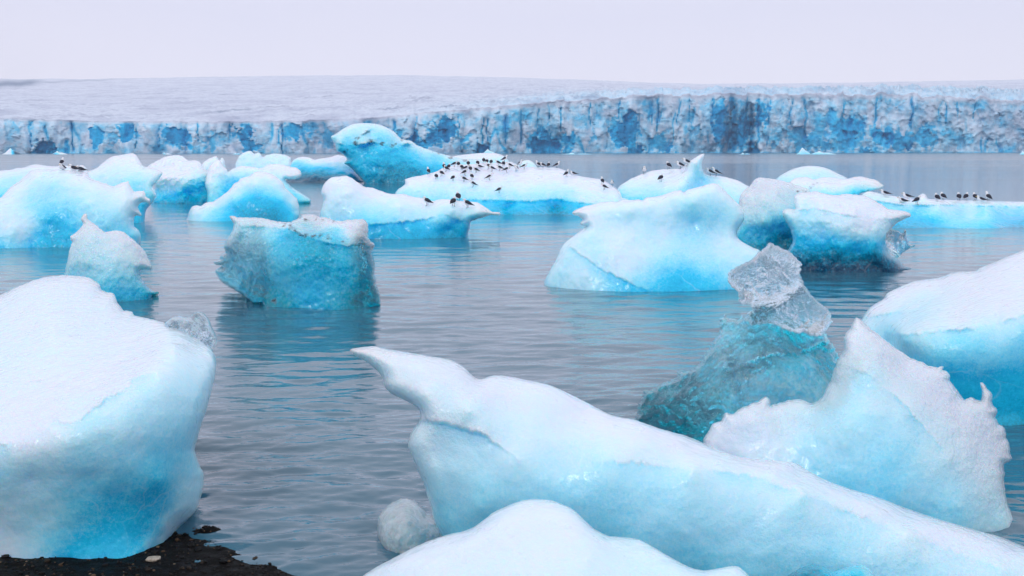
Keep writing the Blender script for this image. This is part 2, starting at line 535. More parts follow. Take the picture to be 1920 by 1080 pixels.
    for r in range(NR):
        s = r / (NR - 1)
        s2 = s * 1.03 - .03
        py = ylow + (top - ylow) * s
        z = H + (281 - py) / F * Yc
        x = sx * Yc
        q = np.stack([x / 52, Yc * 0, z / 90], 1)
        d = 8 * fbm(q, 2)
        xw = x + 5 * perlin(np.stack([x / 14, x * 0 + 44, z / 18], 1))
        p1 = np.abs(perlin(np.stack([xw / 21, x * 0 + 3, z / 130], 1))); p2 = np.abs(perlin(np.stack([xw / 8.5, x * 0 + 6, z / 60], 1)))
        d += 11 * p1 ** .7 + 4.5 * p2 ** .7 + .6 * fbm(np.stack([x / 4, x * 0 + 8, z / 9], 1), 4, .55)
        jx = px + 4 * perlin(np.stack([px / 9, py / 9, px * 0 + 70], 1)); jy = py + 4 * perlin(np.stack([px / 9, py / 9, px * 0 + 80], 1))
        dd = ((jx[:, None] - cs[None, :, 0]) / 12) ** 2 + ((jy[:, None] - cs[None, :, 1]) / 25) ** 2
        ci = dd.argmin(1)
        blk = np.clip(.35 + .65 * crush, 0, 1.3) * (1.5 * coff[ci] + ctx[ci] * (jx - cs[ci, 0]) + cty[ci] * (jy - cs[ci, 1]))
        d += .7 * blk
        d += crush * 1.0 * ridged(np.stack([x / 11, x * 0 + 31, z / 11], 1), 2)
        bl = np.maximum(.7 * np.clip(1 - p1 * 9, 0, 1), .4 * np.clip(1 - p2 * 8, 0, 1)) * np.clip(fbm(np.stack([px / 50, px * 0, py / 50], 1), 2) + .6, 0, 1); dk = .12 * np.clip(1 - p1 * 14, 0, 1)  # dk: shade painted into the creases between pillars
        wx = .35 * px + .65 * cs[ci, 0] + 10 * perlin(np.stack([px / 22, py / 22, px * 0], 1)) + 7 * fbm(np.stack([px / 8, py / 8, px * 0 + 4], 1), 3)
        wy = .45 * py + .55 * cs[ci, 1] + 7 * perlin(np.stack([px / 20, py / 20, px * 0 + 9], 1)) + 6 * fbm(np.stack([px / 7, py / 7, px * 0 + 14], 1), 3)
        gx = px + 5 * perlin(np.stack([px / 34, py / 22, px * 0 + 2], 1)) + 1.5 * perlin(np.stack([px / 9, py / 7, px * 0 + 2], 1))
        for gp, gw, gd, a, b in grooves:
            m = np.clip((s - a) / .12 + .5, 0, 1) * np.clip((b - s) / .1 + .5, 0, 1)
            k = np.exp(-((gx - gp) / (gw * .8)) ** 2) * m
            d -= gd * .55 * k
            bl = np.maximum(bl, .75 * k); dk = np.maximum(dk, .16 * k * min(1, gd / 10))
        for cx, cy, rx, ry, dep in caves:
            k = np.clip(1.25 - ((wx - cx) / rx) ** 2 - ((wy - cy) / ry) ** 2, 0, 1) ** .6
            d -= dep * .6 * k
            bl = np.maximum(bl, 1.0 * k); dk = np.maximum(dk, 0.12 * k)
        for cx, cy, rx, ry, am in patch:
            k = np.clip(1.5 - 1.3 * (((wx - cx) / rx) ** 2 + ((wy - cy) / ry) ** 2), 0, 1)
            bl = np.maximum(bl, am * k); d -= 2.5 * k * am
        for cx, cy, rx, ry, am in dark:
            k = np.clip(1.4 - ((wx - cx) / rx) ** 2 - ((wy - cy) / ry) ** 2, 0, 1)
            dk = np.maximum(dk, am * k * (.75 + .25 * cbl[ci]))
        bl = np.maximum(bl, .20 + .07 * cbl[ci] + .34 * np.clip(fbm(np.stack([px / 40, py / 30, px * 0 + 77], 1), 3) + .25, 0, 1))
        bl = np.maximum(bl, np.clip((.10 - s) / .1, 0, 1) * .7)
        w_top = np.clip((s - .8) / .2, 0, 1)
        d = d * (1 - .75 * w_top) + w_top * .75 * np.convolve(np.pad(d, 30, 'edge'), np.ones(61) / 61, 'valid')
        lean = 7 * s ** 2
        Y = Yc - d + lean + 10
        rows.append(np.stack([sx * Y, Y, np.where(r == 0, -4, H + (281 - py) / F * Y)], 1))
        blue.append(bl * np.clip((1.02 - s) / .12, .35, 1)); dirt.append(dk); cap.append(np.full(nc, np.clip((s - .93) / .07, 0, 1)))  # dk, the painted cleft and cave shade, is stored as dirt
    Ylast0 = rows[-1][:, 1]
    Ysm = np.convolve(np.pad(Ylast0, 60, 'edge'), np.ones(121) / 121, 'valid')
    NP = 230
    for r in range(1, NP + 1):
        t = r / NP
        Ylast = Ylast0 + (Ysm - Ylast0) * min(1, r / 8)
        Y = Ylast + 1.2 * r + (6000 - Ylast) * t ** 2.0
        py = top + (rdg - top) * (1 - (1 - t) ** 1.25)
        z = H + (281 - py) / F * Y
        x = sx * Y
        am = (0.5 + crush * 3.6 * np.exp(-((Y - Ylast) / 800)))
        w = np.clip((Y - Ylast) / 12, 0, 1)
        z = z + w * am * (1.4 * ridged(np.stack([x / 24, Y / 17, x * 0], 1), 3) - 1.0) + w * 1.2 * fbm(np.stack([x / 9, Y / 9, x * 0], 1), 3)
        z = z + w * 3.5 * perlin(np.stack([x / 160, Y / 240, x * 0 + 5], 1))
        rows.append(np.stack([x, Y, z], 1))
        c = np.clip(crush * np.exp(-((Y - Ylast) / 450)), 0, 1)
        blue.append(.05 + .20 * np.clip(c, 0, 1) + .75 * c * np.clip(.4 - ridged(np.stack([x / 24, Y / 17, x * 0], 1), 2), 0, 1))
        st = np.clip(fbm(np.stack([x / 240, Y / 22, x * 0 + 60], 1), 4, .6) - .32, 0, 1) * .55
        # the moraine band coming down on the far left and one thin dirt line across the middle
        wy = py + 2.5 * perlin(np.stack([px / 30, px * 0, px * 0 + 6], 1))
        st = np.maximum(st, 1.0 * np.exp(-((wy - 161 + px * .05) / 5.5) ** 2) * np.clip((95 - px) / 30, 0, 1))
        st = np.maximum(st, .5 * np.exp(-((wy - 158 + (px - 75) * .045) / 1.6) ** 2) * np.clip((300 - px) / 120, 0, 1) * np.clip((px - 20) / 60, 0, 1))
        st = np.maximum(st, .45 * np.exp(-((wy - 212 + (px - 440) * .09) / 2.0) ** 2) * np.clip((510 - px) / 40, 0, 1) * np.clip((px - 360) / 60, 0, 1))
        st = np.maximum(st, .6 * c * np.clip(-.15 - .7 * ridged(np.stack([x / 24, Y / 17, x * 0], 1), 2), 0, 1))  # crevasses darkened with painted shade, kept in the same channel
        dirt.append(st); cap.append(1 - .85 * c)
    last = rows[-1].copy(); last[:, 1] += 900; last[:, 2] -= 120
    rows.append(last); blue.append(blue[-1]); dirt.append(dirt[-1]); cap.append(cap[-1])
    V = np.concatenate(rows); nr = len(rows)
    i = np.arange(nr - 1)[:, None] * nc + np.arange(nc - 1)[None]
    Fc = np.stack([i, i + 1, i + 1 + nc, i + nc], 2).reshape(-1, 4)
    m, t, b = new_mat('glacier_ice')
    g = NT(t)
    co = g.coords()
    blue_a = g.attr('blue'); dirt_shade_a = g.attr('dirt')
    n1 = g.noise(0.11, 6, co, .68, .6)
    n2 = g.noise(0.5, 4, co, .65)
    st = g.math('ADD', g.math('MULTIPLY', g.noise(1.0, 4, g.coords((0.016, 0.0055, 0.02)), .6), .6), g.math('MULTIPLY', g.noise(1.0, 4, g.coords((0.05, 0.016, 0.1)), .7, 1.0), .4))
    k = g.math('MULTIPLY_ADD', g.math('SUBTRACT', n1, .5), 1.1, blue_a)
    k = g.math('MULTIPLY_ADD', g.math('SUBTRACT', n2, .5), .55, k)
    k = g.math('ADD', g.math('MULTIPLY', g.math('MULTIPLY', k, 1.0), g.math('MULTIPLY_ADD', blue_a, 1.3, .1, True)), 0.0, clamp=True)
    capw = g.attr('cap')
    c = g.ramp(k, [(0, (.70, .79, .91)), (.10, (.58, .78, .93)), (.24, (.36, .72, .94)), (.42, (.10, .61, .93)), (.68, (.006, .50, .88)), (1, (.004, .28, .58))])
    sh = g.ramp(st, [(.36, (.58, .59, .66)), (.46, (1, 1, 1)), (.54, (.82, .82, .86)), (.64, (.64, .65, .72))])
    mm = g.n('ShaderNodeMix'); mm.data_type = 'RGBA'; mm.blend_type = 'MULTIPLY'; mm.inputs[0].default_value = 1
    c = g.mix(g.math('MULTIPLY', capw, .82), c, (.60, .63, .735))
    g.link(c, mm.inputs[6]); g.link(sh, mm.inputs[7])
    dk = g.math('MULTIPLY', dirt_shade_a, g.math('MULTIPLY_ADD', n1, 1.4, .25), clamp=True)
    c2 = g.mix(dk, mm.outputs[2], (.006, .075, .19))  # navy serves both the dirt streaks and the painted shade
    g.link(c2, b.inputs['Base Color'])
    b.inputs['Roughness'].default_value = .6
    b.inputs['IOR'].default_value = 1.31
    nb = g.bump(n2, .6, 1.0)
    g.link(nb, b.inputs['Normal'])
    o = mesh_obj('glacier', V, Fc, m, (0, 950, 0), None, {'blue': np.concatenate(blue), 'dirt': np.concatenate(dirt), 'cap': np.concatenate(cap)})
    tag(o, 'long blue and white glacier front with its snowy ice cap rising into the mist', 'glacier', None, 'structure')
build_glacier()

# ================================================================ lagoon
def build_water():
    near = 281 + H / np.geomspace(1.2, 6.5, 40)[::-1] * F
    py = np.concatenate([np.linspace(281 + H / 3200 * F, 283.2, 8), np.linspace(283.5, near[0] - 2, 700), near])[::-1]
    Y = H * F / (py - 281)
    dense = np.linspace(-.52, .52, 900)
    sx = np.concatenate([-np.geomspace(4, .525, 26), dense, np.geomspace(.525, 4, 26)])
    nr, nc = len(Y), len(sx)
    YY = np.repeat(Y, nc); X = np.tile(sx, nr) * YY
    dY = np.repeat(np.abs(np.gradient(Y)), nc)
    rg = np.random.RandomState(5)
    z = np.zeros(nr * nc)
    lens = np.geomspace(.10, 3.2, 64)
    wx = X + .25 * perlin(np.stack([X / 3.0, YY / 2.0, X * 0], 1))
    wy = YY + .22 * perlin(np.stack([X / 2.2, YY / 1.6, X * 0 + 9], 1))
    for L in lens:
        a = rg.normal(R(95), R(27))
        kx, ky = 2 * math.pi / L * math.cos(a), 2 * math.pi / L * math.sin(a)
        amp = .0148 * L / (2 * math.pi) * rg.uniform(.5, 1.5) * (1.75 if L < .5 else 1.45 if L < 1.2 else .55)
        w = np.clip(L / (2.5 * dY) - .6, 0, 1)
        ok = w > 0
        z[ok] += (amp * w[ok]) * np.sin(kx * wx[ok] + ky * wy[ok] + rg.uniform(0, 6.28))
    gust = .55 + .75 * np.clip(.5 + perlin(np.stack([X / 5.0, YY / 3.2, X * 0 + 50], 1)), 0, 1.3)
    z *= gust
    z *= np.clip((YY - 5.0) / 3.0, .35, 1) * np.interp(YY, [9, 17, 60], [1.05, .68, .75])      # calmer among the bergs
    V = np.stack([X, YY, z], 1)
    i = np.arange(nr - 1)[:, None] * nc + np.arange(nc - 1)[None]
    Fc = np.stack([i, i + 1, i + 1 + nc, i + nc], 2).reshape(-1, 4)
    m, t, b = new_mat('lagoon_water')
    g = NT(t)
    co = g.coords()
    n1 = g.noise(1.0, 4, g.coords((2.0, 4.6, 1)), .6, .3)
    n2 = g.noise(1.0, 3, g.coords((.35, .85, 1)), .6, .3)
    n3 = g.noise(1.0, 2, g.coords((6, 16, 1)), .6, .2)
    c = g.mix(g.noise(.09, 3, co), (.022, .12, .175), (.055, .125, .185))
    g.link(c, b.inputs['Base Color'])
    sepw = g.n('ShaderNodeSeparateXYZ'); g.link(co, sepw.inputs[0])
    mr = g.n('ShaderNodeMapRange'); g.link(sepw.outputs[1], mr.inputs[0])
    for q, v in zip((1, 2, 3, 4), (25, 400, .03, .17)): mr.inputs[q].default_value = v
    gw = g.math('MULTIPLY', g.math('SUBTRACT', g.noise(1.0, 4, g.coords((.012, .05, 1)), .65), .42), g.math('MULTIPLY', mr.outputs[0], 2.2))
    g.link(g.math('ADD', mr.outputs[0], gw, clamp=True), b.inputs['Roughness'])      # unresolved ripples far out
    b.inputs['IOR'].default_value = 1.62
    nb = g.bump(n2, .14, .12)
    nb = g.bump(n1, .19, .05, nb)
    nb = g.bump(n3, .25, .008, nb)
    g.link(nb, b.inputs['Normal'])
    o = mesh_obj('water', V, Fc, m, (0, 0, 0))
    tag(o, 'rippled grey lagoon water', 'water', None, 'structure')
build_water()

# ================================================================ black shore
def shore_y(x):
    return pl(x, [(-60, 14), (-12, 10.5), (-5, 9.6), (-3.3, 9.0), (-2.75, 8.72), (-2.25, 8.42), (-1.9, 8.13), (-1.6, 7.78), (-.9, 7.3), (0, 6.7), (2, 6.0), (5, 5.6), (60, 5)])

def ground_z(x, y):
    x = np.asarray(x, float); y = np.asarray(y, float)
    d = shore_y(x) - y + .10 * perlin(np.stack([x * 2.2, y * 2.2, x * 0], 1)) + .03 * perlin(np.stack([x * 9, y * 9, x * 0], 1))
    z = np.where(d > 0, .05 * d + .05 * np.clip(d - 2.2, 0, 99), .22 * d)
    z = z + .012 * fbm(np.stack([x * 5, y * 5, x * 0 + 3], 1), 3) * np.clip(d + .6, 0, 1)
    # a small spit reaching out beside the big block
    z = z + .09 * np.exp(-((x + 2.38) / .18) ** 2 - ((y - 8.72) / .09) ** 2)
    return np.clip(z, -1.2, 3)

def build_shore():
    xs = np.concatenate([-np.geomspace(60, 4.6, 24), np.arange(-4.5, .6, .028), np.geomspace(.7, 60, 30)])
    ys = np.concatenate([np.linspace(-60, 4, 18), np.linspace(4.4, 6.8, 30), np.arange(6.85, 9.4, .028), np.linspace(9.5, 16, 16)])
    X, Y = np.meshgrid(xs, ys)
    Z = ground_z(X.ravel(), Y.ravel())
    V = np.stack([X.ravel(), Y.ravel(), Z], 1)
    nr, nc = X.shape
    i = np.arange(nr - 1)[:, None] * nc + np.arange(nc - 1)[None]
    Fc = np.stack([i, i + 1, i + 1 + nc, i + nc], 2).reshape(-1, 4)
    m, t, b = new_mat('black_sand')
    g = NT(t)
    co = g.coords()
    v = g.noise(60, 3, co, .7)
    g.link(g.ramp(v, [(.35, (.003, .003, .003)), (.6, (.006, .005, .005)), (.8, (.022, .017, .013))]), b.inputs['Base Color'])
    g.link(g.ramp(g.noise(9, 3, co), [(.4, (.55,) * 3), (.65, (.85,) * 3)]), b.inputs['Roughness'])
    b.inputs['Specular IOR Level'].default_value = .08
    g.link(g.bump(v, 1.0, .012), b.inputs['Normal'])
    o = mesh_obj('shore', V, Fc, m, (0, 0, 0))
    tag(o, 'black sand and gravel shore', 'shore', None, 'structure')

    # gravel
    rg = np.random.RandomState(3)
    bmv = [(0, 0, 1)] + [(math.cos(a) * math.cos(e), math.sin(a) * math.cos(e), math.sin(e)) for e in (.5, -.35) for a in [k * math.pi / 3 + (.5 if e > 0 else 0) for k in range(6)]] + [(0, 0, -1)]
    base = np.array(bmv)
    bf = [(0, 1 + k, 1 + (k + 1) % 6) for k in range(6)]
    for k in range(6):
        a, b_, c, d = 1 + k, 1 + (k + 1) % 6, 7 + k, 7 + (k + 1) % 6
        bf += [(a, c, d), (a, d, b_)]
        bf.append((13, d, c))
    bf = np.array(bf)
    N = 5200
    x = rg.uniform(-4.4, -.6, N); y = rg.uniform(6.9, 8.9, N)
    z = ground_z(x, y)
    ok = z > -.012
    x, y, z = x[ok], y[ok], z[ok]
    VV = []; FF = []; tone = []
    for k in range(len(x)):
        r = min(.028, .006 * math.exp(rg.normal(0, .55)))
        rot = np.array(Matrix.Rotation(rg.uniform(0, 6.28), 3, 'Z') @ Matrix.Rotation(rg.normal(0, .3), 3, 'X'))
        sc = np.array([rg.uniform(.8, 1.5), rg.uniform(.7, 1.1), rg.uniform(.45, .8)]) * r
        v = (base * (1 + rg.normal(0, .13, (14, 1))) * sc) @ rot.T + (x[k], y[k], z[k] + r * .25)
        FF.append(bf + 14 * k); VV.append(v); tone += [rg.uniform()] * 14
    m, t, b = new_mat('gravel')
    g = NT(t)
    c = g.ramp(g.attr('tone'), [(0, (.005, .005, .006)), (.6, (.010, .009, .009)), (.86, (.03, .022, .016)), (.96, (.10, .06, .035)), (1, (.26, .2, .14))])
    g.link(c, b.inputs['Base Color']); b.inputs['Roughness'].default_value = .6; b.inputs['Specular IOR Level'].default_value = .15
    o = mesh_obj('gravel', np.concatenate(VV), np.concatenate(FF), m, (0, 0, 0), None, {'tone': tone}, smooth=False)
    tag(o, 'loose black and brown gravel on the shore', 'gravel', None, 'stuff')

    # the one pale flat stone
    a, bz = rays(288, 1049)
    Yp = 8.27
    for _ in range(6):
        zz = float(ground_z([a * Yp], [Yp])[0]); Yp = (H - zz) / -float(bz)
    me_v = []
    for zz2, s in ((-.006, 1.0), (.008, 1.0), (.014, .86)):
        for cx, cy in ((-.05, -.03), (-.01, -.036), (.046, -.03), (.05, .0), (.044, .032), (-.02, .036), (-.052, .024)):
            me_v.append((cx * s + a * Yp, cy * s + Yp, zz2 + zz + .002 + .03 * cx))
    n = 7
    f = [tuple(range(n - 1, -1, -1)), tuple(range(2 * n, 3 * n))]
    for l in range(2):
        for k in range(n):
            f.append((l * n + k, l * n + (k + 1) % n, (l + 1) * n + (k + 1) % n, (l + 1) * n + k))
    m, t, b = new_mat('pale_stone')
    g = NT(t)
    g.link(g.ramp(g.noise(45, 3, g.coords()), [(.35, (.30, .24, .18)), (.7, (.52, .46, .38))]), b.inputs['Base Color'])
    b.inputs['Roughness'].default_value = .7
    o = mesh_obj('stone', me_v, f, m, (float(a) * Yp, Yp, zz), smooth=False)
    tag(o, 'single pale tan flat stone lying on the black gravel below the big iceberg', 'stone')
build_shore()

# ================================================================ the icebergs
# ---- far ones first: py of the waterline gives each its distance
berg('iceberg', 'turquoise iceberg with dark dirt streaks and a leaning white head in front of the glacier',
     [(620.7,257),(630,251),(645.7,240),(661.6,233),(675,231),(689,231),(709,233),(725,239),(739,247),(752,260),(770,264),(782,272),(802,280),(825,287.6),(847.5,293),(870,298),(902,301),(912,330),(905,362),(690,362),(684,345),(672,330),(655,312),(646,306),(650,297),(643,290),(632,283),(627.5,269)],
     344.5,
     [(690,342,0),(760,344,0),(850,340,1),(690,300,0),(740,300,.5),(700,268,1.0),(640,262,2.5),(690,240,3.5),(760,270,3),(820,292,4),(890,300,5),(655,300,1.5),(640,275,1.2),(780,310,1.0),(680,255,1.0),(720,255,2.0)],
     [(660,245,.2),(690,240,.3),(640,258,.12),(720,250,.45),(700,250,.5),(740,265,.2),(780,278,.2),(640,272,.7),(660,290,.95),(670,310,.7),(700,290,.85),(750,290,.8),(700,310,.85),(740,322,1.1),(780,325,1.1),(720,338,1.05),(775,300,.7),(820,302,.6),(800,287,.2),(850,297,.15),(830,312,.75),(760,340,1.1),(680,328,.7),(690,262,.1),(650,282,.95)],
     6, res=1.5, rim=1.6, rim_px=16, rough=.35, freq=.35, sharp=.12, ledges=[([(628,268),(650,275),(668,272),(700,268),(740,274),(775,270)],1.2,14),([(668,262),(690,246),(705,240)],.8,8)], dirt=[(668,269,9),(690,249,6),(684,254,5),(676,260,6),(697,268,9),(715,268,6),(735,273,9),(752,263,6),(765,263,6),(648,284,5),(655,280,4),(845,293,7),(820,288,5),(872,299,7)], dirt_gain=1.0, mat=ICE_FAR, jag=.5)
berg('iceberg', 'low dark teal iceberg with ragged white top left of the turquoise one',
     [(538,330),(541,316),(548,303),(553,298),(566,294),(580,295.5),(589,299),(598,298),(610,296),(621,294),(632,290.5),(645,293),(654,300),(664,316),(680,335),(700,343),(700,358),(538,358)],
     341,
     [(545,340,.5),(600,341,0),(680,342,0),(566,297,4),(620,296,4),(650,300,3),(590,312,1.5),(640,315,1.2),(560,325,1.0),(640,330,-.6),(590,330,-.6)],
     [(600,300,.05),(640,300,.02),(575,302,.15),(560,310,.7),(590,309,.25),(600,318,.95),(640,317,.6),(625,307,.1),(570,322,1.15),(620,330,1.15),(660,336,1.1),(560,335,1.4),(540,330,1.2)],
     6, res=1.5, rim=1.0, rim_px=10, rough=.35, freq=.5, mat=ICE_FAR, jag=.6)
berg('iceberg', 'smooth low white iceberg floating far out beyond the gull crowd',
     [(828,302),(838,297),(850,293),(870,290),(900,287),(925,287),(940,290),(950,297),(955,304),(955,325),(828,325)], 316,
     [(840,310,0),(940,310,0),(890,316,0),(900,288,5),(860,293,4)], [(860,296,.05),(920,292,.0),(900,305,.15),(900,314,.5)], 8, res=2, rim=1.5, rough=.15, freq=.3, mat=ICE_FAR)
berg('iceberg', 'pair of small rounded white ice heads behind the arched slab iceberg',
     [(440,322),(441,308),(444,301),(449,291.5),(455,287),(461,284),(468,283),(473,285),(478,288),(485,285.6),(490,290),(492,294),(499,291.5),(505,289.5),(511,288),(522,288.5),(533,290),(541,293),(545,296),(547,308),(548,325),(548,340),(440,340)], 328,
     [(445,328,0),(545,328,0),(490,328,0),(470,286,3),(530,292,3),(494,300,3),(468,305,.5),(520,308,.6)], [(460,290,.12),(480,295,.15),(520,295,.12),(540,305,.15),(470,315,.2)], 5, res=1.6, rim=1.5, rim_px=9, rough=.5, freq=.45, mat=ICE_FAR, jag=.8)
berg('iceberg', 'small white ice pinnacle peeping out behind the lumpy white iceberg',
     [(376,320),(379,307),(386,301),(394,296),(399,294.5),(405,293),(409,297),(411,302),(415.5,296),(420,299),(422,309),(424,340),(376,340)], 332,
     [(380,332,0),(420,332,0),(400,332,0),(404,294,2),(400,310,.5)], [(400,300,.03),(415,305,.1),(390,310,.06)], 4, res=1.6, rim=1.0, rim_px=8, rough=.35, freq=.5, mat=ICE_FAR, jag=.6)
berg('iceberg', 'low white iceberg ridge at the left edge with a tall gull on it',
     [(-70,330),(-20,322),(0,320),(10,318.6),(20,318),(29,316),(40,314.5),(52.5,312),(60,309),(66,308),(74,309),(82,310),(92,311),(101,312),(111,310.5),(120.5,310),(128,311),(136,312),(147,310.5),(155.5,310),(160,314),(166,322),(178,340),(178,400),(-70,400)], 385,
     [(-60,385,0),(60,385,0),(170,385,0),(66,310,4),(0,322,4),(150,312,4),(60,340,.8),(0,345,.5),(140,340,.8)], [(60,312,.02),(120,314,.03),(20,322,.05),(0,330,.12),(20,338,.25),(0,350,.3),(40,330,.2),(150,316,.02)], 8, res=2.2, rim=1.0, rim_px=12, rough=.45, freq=.3, sharp=.12, mat=ICE_FAR, jag=.6, key='backleft')
berg('iceberg', 'pale iceberg with brown tinted top standing behind the big left iceberg',
     [(158,345),(164,323),(172,319),(183,314),(189,308),(195,303.5),(203,297.5),(212,293),(224,291),(236,289),(248,287),(253,289),(257,293),(261,300),(264.6,306),(269,311),(276,313),(293,316.7),(300,320),(305,324),(300,333),(293,342),(286,349),(290,357),(293,366),(289,374),(284,382.6),(279,388),(274,394.6),(272,406),(271,420),(270,440),(158,440)], 418,
     [(170,418,.5),(270,418,.2),(220,418,0),(245,290,4),(200,305,3.5),(180,320,3),(225,318,2.2),(290,322,1.6),(230,335,.5),(285,345,.8),(278,385,.8),(230,380,0),(255,312,2.6)],
     [(240,297,.02),(205,305,.04),(180,322,.08),(230,326,.2),(280,323,.12),(260,342,.3),(278,362,.35),(285,360,.25),(270,390,.65),(263,408,.8),(220,340,.25),(256,300,.0),(200,318,.12),(230,380,.5)],
     6, res=2, rim=.8, rim_px=12, rough=.25, freq=.45, sharp=.06, mat=ICE_FAR, dirt=[(262,311,5),(270,313,5),(256,308,3)], dirt_gain=.6, jag=.4)
berg('iceberg', 'lumpy cauliflower-like white iceberg with a teal foot left of the arched slab',
     [(272,318),(278,311),(284,307),(291,303),(298,300),(305,296),(312.5,293),(322,291.5),(332,291),(339,291.5),(344,294),(353,301),(361,300.5),(370,301),(374,303),(377,307),(382,316),(392,322),(402,345),(402,395),(276,395),(280,380),(283,366),(290,352),(282,335)], 381,
     [(285,381,.8),(395,381,.3),(340,381,0),(335,293,4),(300,303,4),(370,303,3.5),(330,320,1.6),(375,325,1.5),(345,330,.9),(310,345,.3),(350,352,.0),(300,330,1.5),(380,350,.4),(330,366,.8),(295,365,1.0)],
     [(310,372,.85),(340,366,.95),(372,362,.8),(300,378,1.0),(330,347,.03),(303,347,.05),(366,344,.35),(350,330,.02),(315,310,.0),(372,350,.7),(330,356,.15),(310,358,.3),(360,310,.02),(385,375,1.0),(290,340,.05)],
     6, res=1.6, rim=1.0, rim_px=10, rough=.9, freq=.42, sharp=.1, mat=ICE_FAR, dirt=[(345,326,3)], dirt_gain=.35, jag=.7)
berg('iceberg', 'arched white slab iceberg with a pinnacle and a blue hollow behind the triangular one',
     [(384,345),(387,328),(391.6,315.5),(396,308),(399,303.5),(402,300.5),(406,299),(410,299.5),(413,301),(420,312),(426,318),(427.5,321.5),(433,318),(439.5,315.5),(447,312.5),(454,311),(464,312),(475.5,313),(483,315),(490,315.5),(498,311),(506.5,308),(515,307.5),(523,308),(533,309.5),(542.5,312),(550,313.5),(557,315.5),(562,319),(565,325),(565.5,329),(562,332),(553,335.5),(542.5,336),(535,337),(545,349),(552,354),(559,358.5),(566.5,363.4),(574,368.5),(581,373),(583,378),(576,382),(566,383.5),(557,384),(550,400),(394,400),(388,360)], 383,
     [(400,383,.3),(480,383,0),(560,383,.4),(575,376,.6),(404,300,3),(415,325,1.2),(405,345,.8),(440,316,3),(500,312,3),(555,320,2.2),(440,350,2.0),(425,350,1.8),(500,325,1.2),(545,332,1.5),(540,350,1.0),(565,370,.6)],
     [(405,308,.03),(415,330,.1),(400,340,.08),(440,325,.12),(460,320,.08),(500,315,.04),(540,320,.02),(560,325,.02),(408,358,.3),(430,350,.8),(442,343,.75),(420,370,.85),(450,333,.25),(545,345,.25),(560,365,.4),(550,370,.5),(575,376,.45),(405,368,.25)],
     6, res=1.6, rim=.9, rim_px=9, rough=.35, freq=.45, sharp=.1, mat=ICE_FAR, jag=.5)
berg('iceberg', 'long low white iceberg crowded with gulls, blue along its waterline',
     [(735,380),(743,359),(749,353),(755,349),(759,345),(759.5,337),(769,333),(778.5,331),(789,329),(799,327),(815,322.7),(823,319),(830,315),(841,312),(852,309.5),(866,308.5),(881,308),(896,306.5),(910,305),(921,305),(932,305),(940,303.5),(948,303),(954,303),(960,303.6),(966,306.5),(971.6,309.5),(978,314),(986,313.5),(998,312.5),(1006,314),(1017,313.5),(1028,314),(1036,314),(1045,315),(1053,317),(1061,320),(1066,324),(1072,327),(1083,329),(1093.6,331),(1102,332.5),(1110,334),(1119,335),(1127,336),(1133,338.5),(1139,342),(1148,348),(1156.5,354),(1163,361),(1167,370),(1185,380),(1185,425),(735,425)], 401,
     [(740,401,.4),(850,401,0),(1040,399,0),(1160,400,.3),(900,306,6.5),(955,305,6.5),(1030,316,5.5),(800,328,3.5),(765,340,2),(1075,330,4.5),(1130,340,3.5),(1155,356,2),(900,335,2.6),(1000,345,2.2),(850,335,2.4),(960,330,3.6),(1070,350,1.6),(800,358,.6),(950,373,.2),(1050,370,.0),(1110,375,.2),(950,390,.45),(1040,390,.7),(1010,333,3.6),(1020,347,1.6)],
     [(800,340,.08),(850,330,.04),(950,330,.04),(1040,338,.06),(1020,352,.2),(990,345,.08),(1100,350,.07),(1130,358,.02),(900,350,.08),(780,355,.12),(850,360,.2),(920,365,.18),(980,366,.08),(1030,370,.08),(1085,368,.10),(920,384,.62),(960,383,.68),(1000,383,.68),(1083,388,.62),(1044,384,1.0),(1054,393,1.05),(1020,395,.95),(940,395,.9),(1075,396,.75),(1120,375,.05),(1060,335,.02)],
     9, res=1.9, rim=1.3, rim_px=11, rough=.32, freq=.38, sharp=.09, mat=ICE_FAR, jag=.4, key='flock', ledges=[([(840,374),(900,376),(940,377),(1000,379),(1040,374),(1075,380),(1120,384)],.4,14)], crust=.15)
berg('iceberg', 'tiny smooth white ice dome behind the right end of the gull crowd',
     [(968,318),(972,308),(980,302),(990,300),(998,303),(1004,309),(1010,318),(1010,335),(968,335)], 328,
     [(970,328,0),(1008,328,0),(990,328,0),(990,301,2),(990,312,.6)], [(990,305,.1),(985,312,.15)], 3, res=1.8, rim=1.0, rim_px=9, rough=.12, freq=.4, mat=ICE_FAR)
